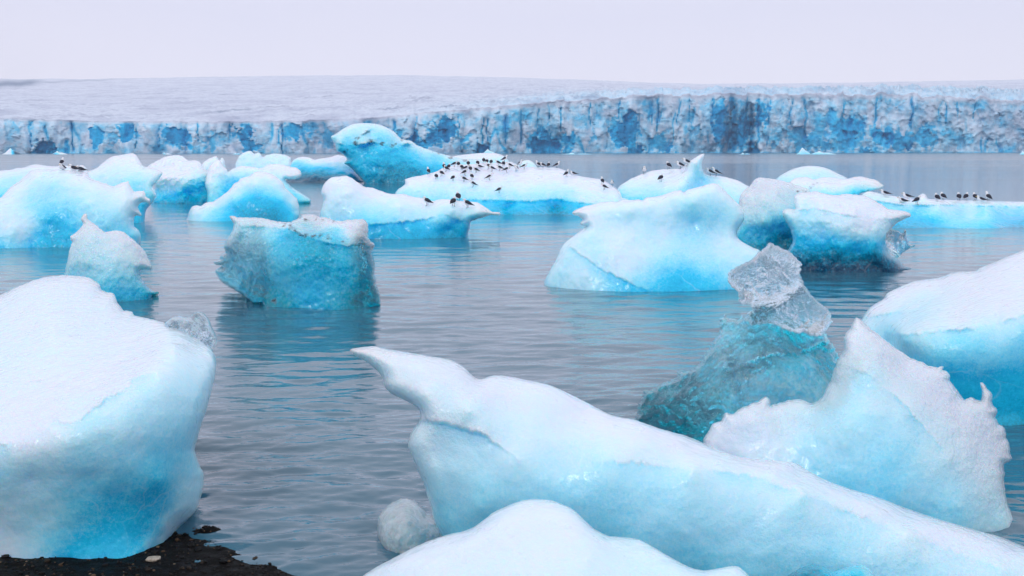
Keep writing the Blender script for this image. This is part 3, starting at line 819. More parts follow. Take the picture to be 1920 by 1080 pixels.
berg('iceberg', 'white domed iceberg with an upright pointed ice fin and gulls on both sides',
     [(1150,375),(1160,351),(1167,345),(1174.6,340),(1183,335),(1192,331.4),(1201,327),(1211,324),(1220,321),(1230,319),(1239,318),(1248,317),(1263,316.5),(1277,316),(1281,312),(1284,309.5),(1288,306),(1291.7,303),(1300,298),(1306,294),(1312,290.5),(1317,288.5),(1321,288),(1320.5,291),(1319.5,295),(1316,305),(1316.5,314),(1319,321),(1322,325.5),(1328,328),(1340,329.5),(1350,330),(1365,333),(1376,336),(1387,340),(1394,344),(1400,347.5),(1404,350),(1412,370),(1412,410),(1150,410)], 385,
     [(1160,385,0),(1280,385,0),(1400,385,.4),(1250,319,6),(1200,330,4.5),(1170,346,3),(1280,320,5),(1225,345,2.6),(1260,335,2.8),(1245,352,.9),(1275,338,1.2),(1255,365,.2),(1200,365,.6),(1316,291,1.0),(1300,305,.7),(1285,330,.3),(1270,352,-.1),(1310,325,1.8),(1318,340,2.6),(1300,350,1.6),(1340,332,3.5),(1385,342,3),(1350,350,1.6),(1390,365,.8)],
     [(1200,345,.05),(1250,325,.08),(1250,348,.0),(1290,330,.03),(1305,300,.08),(1312,310,.12),(1318,330,.4),(1308,345,.4),(1290,354,.45),(1350,340,.03),(1390,350,.06),(1160,373,.65),(1200,373,.6),(1180,358,.04),(1380,370,.2),(1400,365,.25),(1272,345,.0),(1230,330,.1),(1228,345,.12)],
     6, res=1.7, rim=.8, rim_px=10, rough=.16, freq=.5, sharp=.05, mat=ICE_FAR, jag=.35, key='fin', dirt=[(1297,330,3),(1290,340,3)], dirt_gain=.4)
berg('iceberg', 'smooth pale blue ice dome behind the dirty split slabs on the right',
     [(1438,372),(1446,345),(1455,336),(1462,330),(1470,325),(1483,318.5),(1497,314),(1510,311.5),(1523,311),(1534,312),(1545,314),(1558,319),(1570,325),(1580,329.5),(1588,334),(1600,345),(1604,378),(1604,395),(1438,395)], 385,
     [(1445,385,0),(1600,385,0),(1520,385,0),(1523,313,4.5),(1470,328,3.5),(1580,332,3.5),(1520,335,1.2)], [(1520,315,.04),(1490,325,.12),(1540,325,.2),(1520,335,.25),(1570,332,.1)], 6, res=2, rim=1.5, rough=.12, freq=.3, mat=ICE_FAR)
berg('iceberg', 'split pair of grey-white slabs with a dirt-filled crack below the blue dome',
     [(1478,362),(1480,343),(1487,336),(1495,333),(1505,332),(1515,332.5),(1524,336),(1530,336),(1537,333.5),(1545,332.5),(1558,332.5),(1570,334),(1580,336),(1590,335),(1601,332),(1612,331),(1621,332),(1630,335),(1638,336),(1645,339),(1653,345),(1657,349),(1650,353.5),(1640,356),(1625,359.5),(1612,364),(1608,380),(1606,412),(1480,412)], 398,
     [(1485,398,.6),(1600,398,.6),(1540,398,.4),(1500,334,4.5),(1527,338,3.5),(1560,334,4.5),(1612,332,4.5),(1650,347,3),(1505,345,1.4),(1527,350,2.4),(1545,350,.8),(1600,350,.4),(1640,352,1.2),(1560,362,.6),(1610,362,1.0)],
     [(1500,338,.0),(1550,340,.0),(1610,338,.0),(1640,348,.02),(1580,352,.03),(1610,360,.8),(1605,366,.9),(1500,350,.05),(1560,362,.2)],
     5, res=1.7, rim=.5, rim_px=8, rough=.14, freq=.6, mat=ICE_FAR, dirt=[(1525,346,6),(1521,351,6),(1531,342,4),(1600,362,5),(1625,358,4)], dirt_gain=.85, jag=.3)
berg('ice_floe', 'long flat bright blue ice floe at the right edge with a row of gulls',
     [(1606,380),(1612,370),(1618,364),(1627,359),(1642,361),(1651,363),(1660,365),(1680,368),(1700,370.5),(1717,372),(1721,369),(1725,365),(1730,362.5),(1734,364),(1737,367.5),(1740,372.5),(1753,373.5),(1767,374.3),(1790,375),(1817,375.5),(1850,376.5),(1883,377.5),(1920,378),(1980,379.5),(2060,381),(2060,445),(1606,445)], 425.5,
     [(1620,425,.3),(1750,425.5,0),(1900,425.5,0),(2040,425.5,0),(1640,362,3),(1730,365,2.4),(1800,376,4.5),(1900,378.5,4.5),(2040,381,4.5),(1640,385,.6),(1760,386,.5),(1850,388,.4),(1950,388,.4),(1700,380,1.6),(1830,400,.8),(1800,412,.1),(1700,405,.3),(1735,392,.9),(1860,410,.1),(2040,395,.2)],
     [(1655,388,.5),(1680,402,.75),(1645,368,.15),(1700,405,.75),(1720,415,.85),(1680,420,.8),(1640,418,.8),(1730,392,.62),(1752,400,.25),(1700,382,.1),(1690,376,.06),(1758,412,.65),(1790,416,.35),(1800,396,.7),(1840,394,.72),(1870,393,.7),(1780,385,.1),(1850,381.5,.04),(1850,404,.08),(1820,405,.1),(1870,410,.65),(1848,416,.5),(1910,406,.8),(1900,419,.85),(1900,390,.25),(1910,382,.08),(1730,367,.0),(1760,379,.03),(1820,379,.03),(1890,381,.04),(1725,383,.2),(1960,390,.3),(1960,415,.8)],
     10, res=1.8, rim=1.2, rim_px=7, rough=.10, freq=.7, mat=ICE_FAR, jag=.3, key='floe', cat='ice floe', ledges=[([(1630,376),(1700,386),(1760,385),(1850,387),(2060,390)],.4,7)], crust=.15)

# ---- middle distance
berg('iceberg', 'triangular iceberg with a bright blue hollow face and a white rim',
     [(345,428),(348,414),(351,409),(353,401),(355.6,394.6),(359,389),(363,386),(370,385),(377,386),(384,381),(392,379),(399,378),(405,374),(411,370.6),(420,364),(427.5,358.6),(434,351),(439.5,344),(446,340.5),(451.5,334.7),(460,332),(468,330),(473,326),(478,322.7),(487,321.5),(495,322.5),(502,324),(508,326),(514,328.7),(521,333.5),(528,339.5),(532,345),(535,351.5),(541,357.5),(547,363),(552,368),(557,373),(559,379),(560.5,385),(561.6,395),(561.6,404),(558,413),(560,432),(345,432)], 415,
     [(350,410,.5),(420,413,.1),(500,415,0),(555,414,.3),(487,324,2.2),(440,347,1.8),(400,381,1.4),(365,389,1.2),(535,353,1.7),(558,385,1.2),(480,345,.7),(440,372,.5),(530,370,.5),(490,375,.75),(440,398,.55),(520,400,.35),(395,400,.15),(380,405,.1)],
     [(370,395,.03),(400,385,.06),(440,350,.03),(485,325,.03),(530,345,.1),(550,380,.15),(556,398,.25),(480,338,.06),(500,342,.12),(490,362,.45),(472,373,.75),(442,384,.7),(420,396,.5),(500,383,.9),(460,400,.9),(520,398,.95),(540,393,.75),(392,405,.3),(508,404,1.05),(412,376,.06),(450,358,.2),(532,368,.3),(510,408,1.0),(535,378,.4)],
     4, res=1.7, rim=.7, rim_px=14, rough=.12, freq=.9, mat=ICE_MID, jag=.4)
berg('iceberg', 'curved iceberg with a raised left end, a beak at right and four gulls',
     [(598,472),(599,430),(600,403),(604,388),(607,374),(602.6,360),(606,348),(611.6,340),(616,336),(620.7,333),(628,331.5),(636.6,331),(643,330),(650,329.5),(656,332),(661.6,335),(668,340),(675,344),(680,348),(686,351),(698,352),(704,354),(711.5,357),(723,361),(734,363.6),(746,364),(757,363.6),(766,366.5),(775,369),(784,370),(793,371.5),(804,375),(813.5,377),(819,375),(825,374),(834,373.5),(843,374),(851,375),(859,376),(872,377),(884,378),(891,379),(897.5,380.6),(907,386.5),(915.6,392),(921,396),(927,397.6),(936,398),(938.5,401),(934,404),(925,403.5),(915.6,404),(907,407.5),(897.5,410),(890,413),(883.5,415.5),(881,426),(878.5,435),(877,444),(876,452),(872,472)], 448,
     [(602,448,.5),(700,448,0),(800,448,.1),(870,447,.7),(640,333,1.6),(700,356,1.9),(760,367,2.1),(800,376,2.0),(880,381,1.6),(930,401,1.2),(610,360,1.4),(650,362,.6),(750,388,.3),(850,393,.0),(895,400,.2),(860,415,.7),(800,425,.4),(700,420,.0),(615,420,.6),(820,410,.1),(840,432,.7)],
     [(630,340,.02),(620,368,.08),(650,350,.04),(700,368,.06),(760,374,.06),(830,380,.01),(890,386,.03),(912,400,.06),(860,400,.10),(800,393,.12),(740,393,.17),(660,388,.15),(620,400,.18),(650,412,.33),(700,412,.45),(700,430,.78),(750,426,.68),(800,424,.62),(780,440,.78),(852,420,.72),(865,406,.5),(870,440,.8),(830,440,.95),(740,444,.85),(855,432,.85),(812,410,.25),(750,410,.27),(620,440,.6)],
     4, res=2, rim=.7, rim_px=16, rough=.12, freq=.8, mat=ICE_MID, jag=.4, key='curve', dirt=[(866,409,2.5),(840,378,4),(846,445,6),(820,440,5)], dirt_gain=.5, ledges=[([(680,424),(740,420),(800,412),(830,402),(860,414),(890,420)],.2,24)], crust=.15)
berg('iceberg', 'big left edge iceberg with a jagged right rim and a bright cyan patch',
     [(-80,378),(-30,374),(0,371),(10,361),(19,352),(27,345),(35,340),(46.7,330),(56,321.5),(66,318),(80,317),(93,317.5),(117,318),(140,319.6),(151,321),(161,323.5),(169,333),(175,336),(181,339),(190,342),(198,344.5),(206,347.5),(214,349),(222,345),(229.5,342),(236,341),(241,339.5),(244,346),(247,351.7),(251,359),(261,358),(270,358.5),(273,364),(275,369),(279,372),(282,376),(281.5,384),(276,381),(270,379),(261.5,382),(258.5,387),(260,393),(265.5,404),(259,404.5),(253,406),(251,413),(251,423.6),(256,428),(260.6,433),(263.5,441),(263.5,451),(262,459),(266,480),(266,492),(-80,492)], 464,
     [(-70,464,0),(60,464,0),(160,464,.1),(255,460,.6),(100,319,2.4),(150,323,2.4),(50,328,2.4),(10,362,1.8),(210,350,1.8),(270,366,1.3),(262,395,1.4),(100,342,.8),(60,400,.35),(30,430,-.15),(72,430,.25),(110,430,.35),(200,420,.1),(0,400,.0),(248,425,.5),(-60,400,0),(170,380,.2),(235,375,.7)],
     [(100,321,.02),(220,350,.02),(268,366,.02),(20,358,.02),(0,385,.12),(0,430,.05),(40,440,.05),(58,420,.08),(20,400,.10),(0,461,.7),(60,462,.7),(100,335,.18),(70,338,.22),(60,372,.33),(100,368,.28),(150,368,.18),(200,366,.08),(230,376,.07),(160,396,.24),(200,408,.32),(90,408,.68),(100,430,.85),(120,450,.85),(80,440,.82),(130,426,.5),(180,430,.38),(220,420,.38),(240,405,.22),(256,443,.38),(245,440,.45),(-40,420,.1),(160,450,.6),(35,345,.05)],
     5, res=2, rim=.9, rim_px=18, rough=.13, freq=.7, sharp=.02, mat=ICE_MID, jag=.9, key='left', dirt=[(100,466,7),(120,466,6),(85,465,5)], dirt_gain=.6)
berg('iceberg', 'teal iceberg with a grey snowy top behind the white-shelved one',
     [(1376,470),(1379,437),(1386,420),(1384,390),(1388,368),(1396,356),(1405.6,349),(1411,342),(1416,336),(1425,333),(1438,334),(1452,336),(1463,338),(1474,341),(1483,343),(1491,346.5),(1500,349),(1508,352),(1518.5,357),(1526,380),(1524,440),(1516,500),(1376,500)], 478,
     [(1385,478,.4),(1500,478,.6),(1440,478,0),(1430,335,2),(1490,348,1.8),(1400,357,1.6),(1430,370,.6),(1490,385,.8),(1430,415,.0),(1470,405,.1),(1400,440,.6),(1430,440,.5),(1470,450,.9),(1497,362,1.6)],
     [(1420,355,.06),(1450,345,.03),(1450,390,.12),(1470,375,.15),(1430,412,.16),(1400,395,.12),(1420,432,.8),(1460,425,.75),(1410,450,.95),(1460,450,1.05),(1480,410,.65),(1490,430,.85),(1500,352,.05),(1440,465,1.1)],
     4, res=2, rim=.6, rim_px=14, rough=.16, freq=1.1, mat=ICE_MID, jag=.6, clear=.12, dirt=[(1493,360,6),(1502,356,5),(1508,358,4)], dirt_gain=.95, crust=.6)
rb = berg('iceberg', 'white-topped iceberg over a dark teal foot with a pointed right shoulder',
     [(1462,520),(1466,490),(1476,470),(1486,452),(1482,431),(1476,420),(1471,411),(1467,403),(1467,397),(1472,392.5),(1481,391.5),(1491,391.5),(1489,383),(1488.5,375),(1490,367),(1499,362),(1508,360.5),(1516,360),(1525,359),(1533,359),(1542,361.5),(1550,363.5),(1561,365.5),(1572,365.8),(1580,364),(1589,363.5),(1600,364.5),(1610,365.6),(1618,366.5),(1625,368),(1634,372.5),(1642,377),(1650,381),(1657,386),(1661.5,389.5),(1667,392.3),(1676,393),(1684.6,394),(1694,395.5),(1702,397.6),(1707.5,401),(1708,405),(1701.5,408.5),(1695,411),(1687,415.5),(1680,420),(1675,424.5),(1672,429),(1668,445),(1665,465),(1670,478),(1682,484),(1690,494),(1697,500),(1709,503),(1704,508),(1694,512),(1686,528),(1462,528)], 511,
     [(1470,511,.6),(1560,511,.1),(1600,511,0),(1680,511,.3),(1600,367,1.6),(1520,363,1.6),(1650,386,1.2),(1703,402,1.2),(1600,398,.1),(1545,392,.3),(1510,372,1.0),(1660,404,.3),(1600,435,-.05),(1560,470,.2),(1600,490,.35),(1640,470,.15),(1500,440,.5),(1478,400,.5),(1500,390,.8),(1670,470,.6),(1690,505,.5),(1520,490,.6)],
     [(1520,370,.02),(1600,375,.0),(1680,400,.0),(1480,397,.04),(1600,398,.01),(1540,400,.10),(1560,430,.13),(1640,430,.06),(1600,440,.15),(1500,415,.15),(1508,385,.35),(1530,456,.6),(1600,456,.68),(1650,462,.66),(1550,480,1.2),(1600,482,1.15),(1502,450,.75),(1650,490,1.45),(1520,496,1.5),(1600,500,1.5),(1560,495,1.5),(1690,504,1.4),(1500,480,1.25),(1560,445,.3),(1630,447,.25),(1660,470,.8)],
     3.5, res=2, rim=.55, rim_px=14, rough=.13, freq=1.2, mat=ICE_MID, jag=.6, dirt=[(1493,372,3)], dirt_gain=.4, ledges=[([(1488,397),(1530,392),(1560,400),(1600,407),(1660,412),(1705,412)],.10,22)], crust=.45)
berg('clear_ice_flake', None,
     [(1660,440),(1668,429),(1676,431),(1684,433),(1692,437),(1695,432),(1698,431),(1700,437),(1702,445),(1704,452),(1706,458),(1712,460),(1715.5,459),(1713,463),(1706,467),(1695,472),(1690,478),(1683,484),(1674,478),(1666,468),(1659,454)], 513,
     [(1665,440,.1),(1700,445,.1),(1685,475,.1),(1680,455,-.05)], [(1680,455,.08),(1700,445,.3),(1670,470,.15)], .35, res=1.7, rim=.2, rim_px=8, rough=.08, freq=2, sharp=.03, clear=.85, mat=ICE_MID, jag=.9, parent=rb)
berg('iceberg', 'bright iceberg with a pointed white upper shelf over a bulging blue body',
     [(1017,570),(1018,545),(1019,534),(1022,524),(1026.5,515),(1031,507),(1036,498),(1041,489),(1046,479),(1048,473),(1050.5,467),(1056,459),(1062.6,452),(1071,446),(1079,440),(1087,434),(1094,428),(1099,424),(1094,423),(1089,421.5),(1088,417.5),(1090,415),(1092,412.5),(1088,408),(1083,404.5),(1077,403),(1072.5,400.5),(1076,395.5),(1082,392),(1089,389),(1096,387),(1106,384.5),(1115.5,382.6),(1125,380),(1135,378.3),(1146,378),(1154,378.5),(1160,377),(1168.5,374),(1175,375),(1186,375),(1197,374),(1205,375),(1209,372),(1215,370),(1228,368.5),(1241,366),(1255,361),(1266,358),(1277,357),(1282,360.5),(1286,357.5),(1291,355),(1302,352.5),(1313,350),(1324,346.5),(1334.6,344),(1344,345),(1352,350.5),(1358.6,357),(1367,365.5),(1375.5,374),(1384,382),(1390,390),(1395,398),(1396,405),(1394.5,412),(1390,421),(1385,428),(1382,435),(1383,445),(1388,450.5),(1395,455),(1402,459),(1409,463),(1416,466),(1424,469),(1440,485),(1447,520),(1447,570)], 546,
     [(1025,540,.9),(1100,546,.15),(1180,546,.0),(1250,546,0),(1340,546,.1),(1440,546,.5),(1344,350,1.7),(1240,370,1.7),(1110,388,1.6),(1300,380,1.0),(1180,394,1.1),(1100,400,1.3),(1300,423,1.3),(1240,421,1.25),(1340,426,1.35),(1180,418,1.2),(1370,428,1.4),(1120,425,1.3),(1250,437,1.15),(1150,442,1.0),(1350,456,1.1),(1250,480,.35),(1150,480,.4),(1350,490,.45),(1420,490,.8),(1250,520,.1),(1075,462,.9),(1120,495,.35),(1180,535,.0),(1060,510,.55),(1100,518,.2),(1045,500,.8),(1140,515,.25)],
     [(1100,392,.01),(1200,380,.03),(1270,367,.0),(1340,352,.03),(1380,390,.12),(1200,400,.18),(1280,400,.32),(1340,402,.38),(1380,414,.33),(1150,412,.22),(1300,424,.40),(1220,424,.25),(1150,442,.06),(1250,441,.08),(1350,457,.1),(1400,470,.08),(1120,450,.15),(1200,470,.06),(1150,490,.08),(1180,500,.05),(1300,475,.18),(1275,490,.42),(1283,510,.62),(1230,522,.45),(1260,532,.75),(1320,532,.62),(1360,522,.4),(1400,532,.5),(1380,490,.16),(1210,537,.6),(1060,490,.18),(1080,472,.2),(1100,510,.08),(1060,530,.22),(1130,525,.25),(1170,537,.55),(1145,512,.5),(1040,530,.25),(1090,537,.13),(1120,498,.4)],  # mid band below the upper shelf paints its crease shadow as blue
     4, res=2.2, rim=.7, rim_px=18, rough=.09, freq=.9, mat=ICE_MID, jag=.5, dirt=[(1225,548,5),(1250,547,4)], dirt_gain=.4, ledges=[([(1055,458),(1075,468),(1088,480),(1110,493),(1125,506),(1150,516),(1180,532),(1220,549)],.08,24)], crust=.12)
berg('iceberg', 'turquoise block of ice with a dirt-speckled snowy top and glassy left prow',
     [(484,600),(487,578),(491,569),(481,568.5),(473,567),(464,560.5),(456,553),(442,545.5),(428.6,538),(419,531.5),(411,524),(406,516),(403,508.6),(409,502.5),(416,498),(409,497.5),(402,495.5),(400.4,490.5),(406,489),(412,486),(413,480.4),(418,476),(422,471.7),(420,462),(423,454),(426.7,446),(432,438),(436.4,431),(437,425),(438,419),(433,411.5),(429.6,405.6),(434,404.4),(438,404.6),(442,406),(447,407.5),(466,407.5),(485,408.5),(500.6,410.4),(508,412.5),(516,414),(532,417),(545,416),(552,413),(559,410),(564,406.5),(568.6,403.6),(576,402.5),(584,401.7),(592,403.5),(600,406.5),(612,408),(623,411),(631,413.5),(638.7,414.5),(652,412),(666,411.5),(681.4,410.4),(686,414),(689,419),(690.5,426),(691,433),(690,441),(692,448),(698,454),(703,460),(701,464),(699,468),(699,477.5),(702,488),(703,499),(702,514.5),(704,523),(705,532),(708,539),(710.6,545.6),(713,557),(713.5,573),(707,577),(700,581),(704,602)], 579,
     [(492,577,0),(575,579,0),(640,579,0),(700,580,.2),(450,408,.8),(520,416,1.2),(580,405,1.5),(680,413,1.2),(560,434,.4),(620,440,.3),(680,450,.3),(500,432,.4),(550,500,-.1),(650,500,-.1),(600,540,-.02),(700,540,.4),(410,505,1.2),(425,480,.9),(450,540,.9),(490,560,.35),(470,475,.4),(455,510,.7),(510,555,.3),(545,560,.05),(640,425,.8),(600,425,.8),(695,480,.35)],
     [(640,428,.02),(680,428,.0),(600,418,.02),(470,413,.10),(530,420,.06),(480,436,.35),(450,450,.38),(440,470,.38),(520,455,.55),(560,458,.85),(600,462,.85),(650,468,.75),(600,520,.85),(650,540,.82),(560,520,.72),(680,500,.82),(540,540,.55),(500,520,.55),(470,500,.48),(440,512,.65),(418,515,.65),(440,530,.55),(482,545,.5),(520,548,1.05),(512,567,1.2),(570,560,.6),(620,570,.65),(690,560,.9),(692,576,1.05),(550,447,1.05),(580,450,1.1),(620,456,.9),(670,452,.3),(560,430,.15),(660,440,.03)],
     2.6, res=2, rim=.4, rim_px=16, rough=.07, freq=1.8, sharp=.02, mat=ICE_MID, jag=1.0,
     clear=[(430,480,.8),(420,510,.95),(440,530,.95),(470,490,.5),(480,540,.9),(540,500,.3),(560,470,.15),(640,500,.18),(640,430,.0),(520,430,.05),(698,500,.9),(700,470,.9),(703,550,.8),(580,560,.1),(450,420,.1),(470,560,.7)],
     dirt=[(545,432,8),(556,437,8),(568,440,9),(582,443,9),(596,446,7),(605,410,5),(575,412,7),(560,413,6),(630,414,5),(590,408,5),(518,560,8),(522,556,6),(530,425,5),(615,450,6),(640,460,5)], dirt_gain=1.05, ledges=[([(436,424),(500,427),(540,430),(560,440),(585,449),(620,458),(650,463),(694,456)],.13,16)], crust=[(450,412,.8),(560,415,1),(640,425,.9),(680,440,.9),(500,420,.9),(520,450,.6),(600,460,.5),(600,520,.1),(650,540,.1),(440,510,.4),(700,500,.6),(550,540,.3)])
berg('iceberg', 'small grey-blue peaked iceberg behind the large left foreground block',
     [(108,600),(113,550),(118,525),(122,508),(125.5,492),(127.5,482),(129.5,473),(132,464),(135,454.5),(132,448),(132,443),(136,440),(143,434),(151,427.6),(154,423),(155,418),(151,411.5),(154,405),(157.7,400.7),(160.5,400.3),(163,402),(164.5,410),(172,416),(180.6,422),(188,428.5),(196.7,434),(202,434),(210,432.5),(218,432.4),(225,433),(231.6,435.6),(241,442),(250,449),(258,457),(266.5,465),(273,472.5),(277,481),(282,492),(285,500),(283,507),(279,506),(274.6,505.5),(266,505.5),(262,508),(263,516),(266.5,524),(270,530),(275,536),(280,541.5),(287,546),(296,548),(298,551),(286,554),(282,566),(280,592)], 566,
     [(125,560,.5),(200,566,0),(270,562,.3),(159,403,1.1),(215,434,1.0),(275,482,.9),(140,442,.9),(170,450,.5),(230,465,.5),(160,490,.25),(220,505,.1),(258,500,.4),(200,540,.0),(130,520,.6),(270,545,.4)],
     [(160,415,.02),(150,440,.05),(200,445,.06),(240,455,.04),(270,480,.05),(180,480,.18),(230,492,.18),(150,500,.22),(190,510,.3),(205,540,.6),(240,538,.6),(270,548,.85),(130,520,.5),(230,560,1.0),(270,505,.05),(170,460,.12),(260,535,.6)],
     2.2, res=2, rim=.35, rim_px=14, rough=.07, freq=1.8, sharp=.015, mat=ICE_MID, jag=1.0, clear=.12, dirt=[(284,549,5),(275,552,5)], dirt_gain=.8, crust=.6)

# ---- foreground
rf = berg('iceberg', 'smooth iceberg with two snowy lobes and a deep blue face at the right edge',
     [(1600,860),(1602,680),(1606,625),(1610,607),(1618,594),(1624,585),(1630,577),(1639,570.5),(1647,566),(1654,562),(1659,557),(1662,551),(1674,544),(1686,539),(1699,533),(1712,528),(1726,525),(1740.6,523.5),(1752,522),(1762,520.5),(1774,516),(1784,512),(1809,509.5),(1830,508),(1838,502),(1852,496.5),(1867,491),(1880,485),(1892,480),(1906,474.5),(1921,469),(1990,452),(2080,440),(2080,870),(1700,870)], 795,
     [(1620,795,.6),(1700,795,.4),(1820,795,.05),(1920,795,0),(2060,795,.0),(1920,476,2.6),(1840,507,2.7),(1760,523,3.1),(1680,543,3.2),(1628,582,2.9),(1690,590,2.1),(1725,572,2.2),(1765,545,2.6),(1688,625,.5),(1720,622,.3),(1748,618,.2),(1831,608,.06),(1920,586,.0),(1695,640,.42),(1750,640,.15),(1850,635,.0),(1920,620,-.05),(1760,720,.15),(1850,720,.0),(1950,720,-.05),(1690,720,.5),(1850,560,1.0),(1760,590,.85),(1735,600,.7),(1650,605,2.3),(1665,640,2.0),(1710,535,3.1),(2050,570,-.05),(2050,450,2.4)],
     [(1645,575,.04),(1690,552,.04),(1760,532,.05),(1690,595,.33),(1655,605,.25),(1712,588,.30),(1690,650,.35),(1668,640,.38),(1745,562,.14),(1740,580,.15),(1800,570,.03),(1900,520,.03),(1900,565,.02),(1800,606,.0),(1905,596,.0),(1720,618,.0),(1750,648,.24),(1850,645,.28),(1920,630,.32),(1780,695,.52),(1850,700,.58),(1820,760,.8),(1900,770,.85),(1740,680,.45),(1920,700,.62),(1850,770,.85)],
     2.5, res=3, rim=.5, rim_px=30, rough=.03, freq=1.2, mat=ICE_NEAR, jag=.5, ledges=[([(1682,632),(1720,628),(1748,624),(1790,620),(1831,617),(1870,607),(1921,594),(2080,556)],.09,26),([(1618,600),(1650,592),(1690,585),(1726,575),(1750,560)],.10,18)], crust=[(1900,520,.3),(1760,590,.4),(1720,625,.9),(1850,605,.7),(1850,700,.05),(1700,700,.05),(1650,570,.4),(1690,600,.1)])
cb = empty('iceberg', (4.6 * .55, water_y(830) + .6, 0))
tag(cb, 'clear teal iceberg topped by a leaning cap of glassy grey ice', 'iceberg')
berg('blue_ice_base', None,
     [(1186,870),(1188,800),(1191,784),(1193,776),(1195,769),(1197,758),(1202,752),(1206,746),(1206,738),(1209,731),(1218,729.5),(1228,727),(1237,722),(1246.7,716),(1257,713),(1267,707),(1270,700),(1277,695.6),(1288,694),(1298.5,692),(1303,688),(1306,684),(1312,679),(1317,673),(1319,666),(1322.6,659),(1328,657),(1332,650),(1334,645),(1337,640),(1344,631),(1348.5,621),(1349,613),(1350,605),(1351,597),(1354,591.5),(1359,591.5),(1364,594),(1372,597),(1382,598.5),(1387,594),(1391,591.5),(1397,592),(1404,590),(1430,588),(1470,596),(1510,606),(1540,612),(1550,626),(1556,636),(1561.5,646),(1566,654),(1569.5,662),(1572,675),(1573,690),(1570,720),(1568,870)], 830,
     [(1200,830,.5),(1300,830,.1),(1450,830,.0),(1560,830,.2),(1210,735,.9),(1270,705,.9),(1330,650,.9),(1356,596,.9),(1400,600,.8),(1540,620,.9),(1565,670,.7),(1450,640,.5),(1400,640,.4),(1500,655,.6),(1450,670,.05),(1500,680,.0),(1400,700,.05),(1350,690,.3),(1300,740,.25),(1250,760,.4),(1420,760,.0),(1520,740,.0),(1330,780,.05)],
     [(1210,745,1.0),(1230,735,.8),(1270,720,.8),(1330,655,.7),(1356,605,.4),(1400,610,.6),(1430,620,1.0),(1480,640,1.1),(1520,650,1.05),(1550,640,.9),(1560,690,.7),(1500,690,.5),(1450,690,.5),(1400,650,.6),(1380,690,.5),(1330,710,.6),(1290,740,.8),(1250,770,.9),(1230,790,1.0),(1330,770,.7),(1400,740,.45),(1420,790,.55),(1350,810,.9),(1500,740,.4),(1540,740,.5)],
     1.3, res=2.2, rim=.2, rim_px=10, rough=.045, freq=3.0, sharp=.028, mat=ICE_NEAR, jag=3.4, parent=cb,
     clear=[(1210,745,.75),(1260,730,.7),(1330,660,.65),(1356,605,.6),(1400,620,.7),(1480,640,.8),(1545,640,.8),(1560,690,.6),(1500,690,.4),(1450,720,.4),(1400,700,.7),(1300,760,.85),(1400,780,.6),(1520,740,.35),(1240,790,.9)],
     dirt=[(1203,755,10),(1225,731,9),(1248,720,8),(1211,733,8),(1300,690,8),(1322,662,6),(1288,697,7),(1386,730,3),(1325,760,3),(1490,690,3),(1480,704,2.5),(1455,727,2.5),(1310,732,3),(1355,597,4)], dirt_gain=.8, ledges=[([(1330,690),(1380,692),(1420,674),(1450,667),(1500,662),(1570,638)],.07,34)], crust=[(1210,745,.9),(1260,730,.8),(1330,670,.7),(1400,640,.5),(1480,640,.4),(1500,720,.12),(1400,740,.2),(1260,780,.5),(1540,700,.15)])
berg('clear_ice_cap', None,
     [(1402,600),(1402,588),(1410,577),(1406,571),(1402,568.5),(1398.5,569),(1394,574),(1388,568),(1384.4,562),(1384,553),(1383,546),(1377,541.5),(1371,537),(1366.5,531),(1363.5,526),(1365,519),(1364,513),(1367,508.5),(1372.6,505),(1380,501),(1387,497),(1399,491.5),(1410,486),(1416,479.5),(1422.6,473),(1429,468.5),(1435.5,463.5),(1439,458.5),(1443,455),(1449,456.5),(1454,460),(1465,464),(1474,468.5),(1482,473),(1489,479),(1495,486),(1500,490.5),(1504,495.6),(1500,500),(1503,505),(1499,512),(1502,518),(1508,534),(1514,542.5),(1521,551),(1528,559),(1535.5,566),(1543,572),(1550,577),(1556,584.5),(1560,592),(1558,597),(1561,602),(1555,610),(1551,617),(1546,624),(1541,630),(1532,631.5),(1521,630),(1513,627),(1506,623.5),(1495,625),(1484,622),(1472.6,618),(1461,612.5),(1450,607.5),(1441,607),(1432,607.5),(1420,609.5),(1408,610)], 838,
     [(1443,458,.55),(1370,515,.5),(1500,500,.55),(1395,565,.12),(1440,555,.05),(1480,535,.15),(1440,510,.12),(1420,500,.2),(1410,585,.55),(1450,580,.5),(1500,580,.4),(1550,600,.5),(1530,625,.3),(1450,603,.45),(1500,550,.55),(1430,566,.5),(1480,546,.5)],
     [(1443,470,.06),(1400,520,.08),(1440,530,.03),(1480,500,.05),(1400,560,.02),(1460,550,.0),(1450,580,.22),(1500,580,.08),(1540,600,.03),(1480,610,.2),(1420,595,.3),(1520,615,.05)],
     .5, res=2.2, rim=.16, rim_px=12, rough=.03, freq=4.5, sharp=.02, mat=ICE_NEAR, jag=1.6, parent=cb, clear=.9, dirt=[(1398,498,3),(1390,508,2)], dirt_gain=.8, ledges=[([(1384,566),(1400,570),(1420,568),(1450,556),(1490,542)],.09,16)], crust=.7)
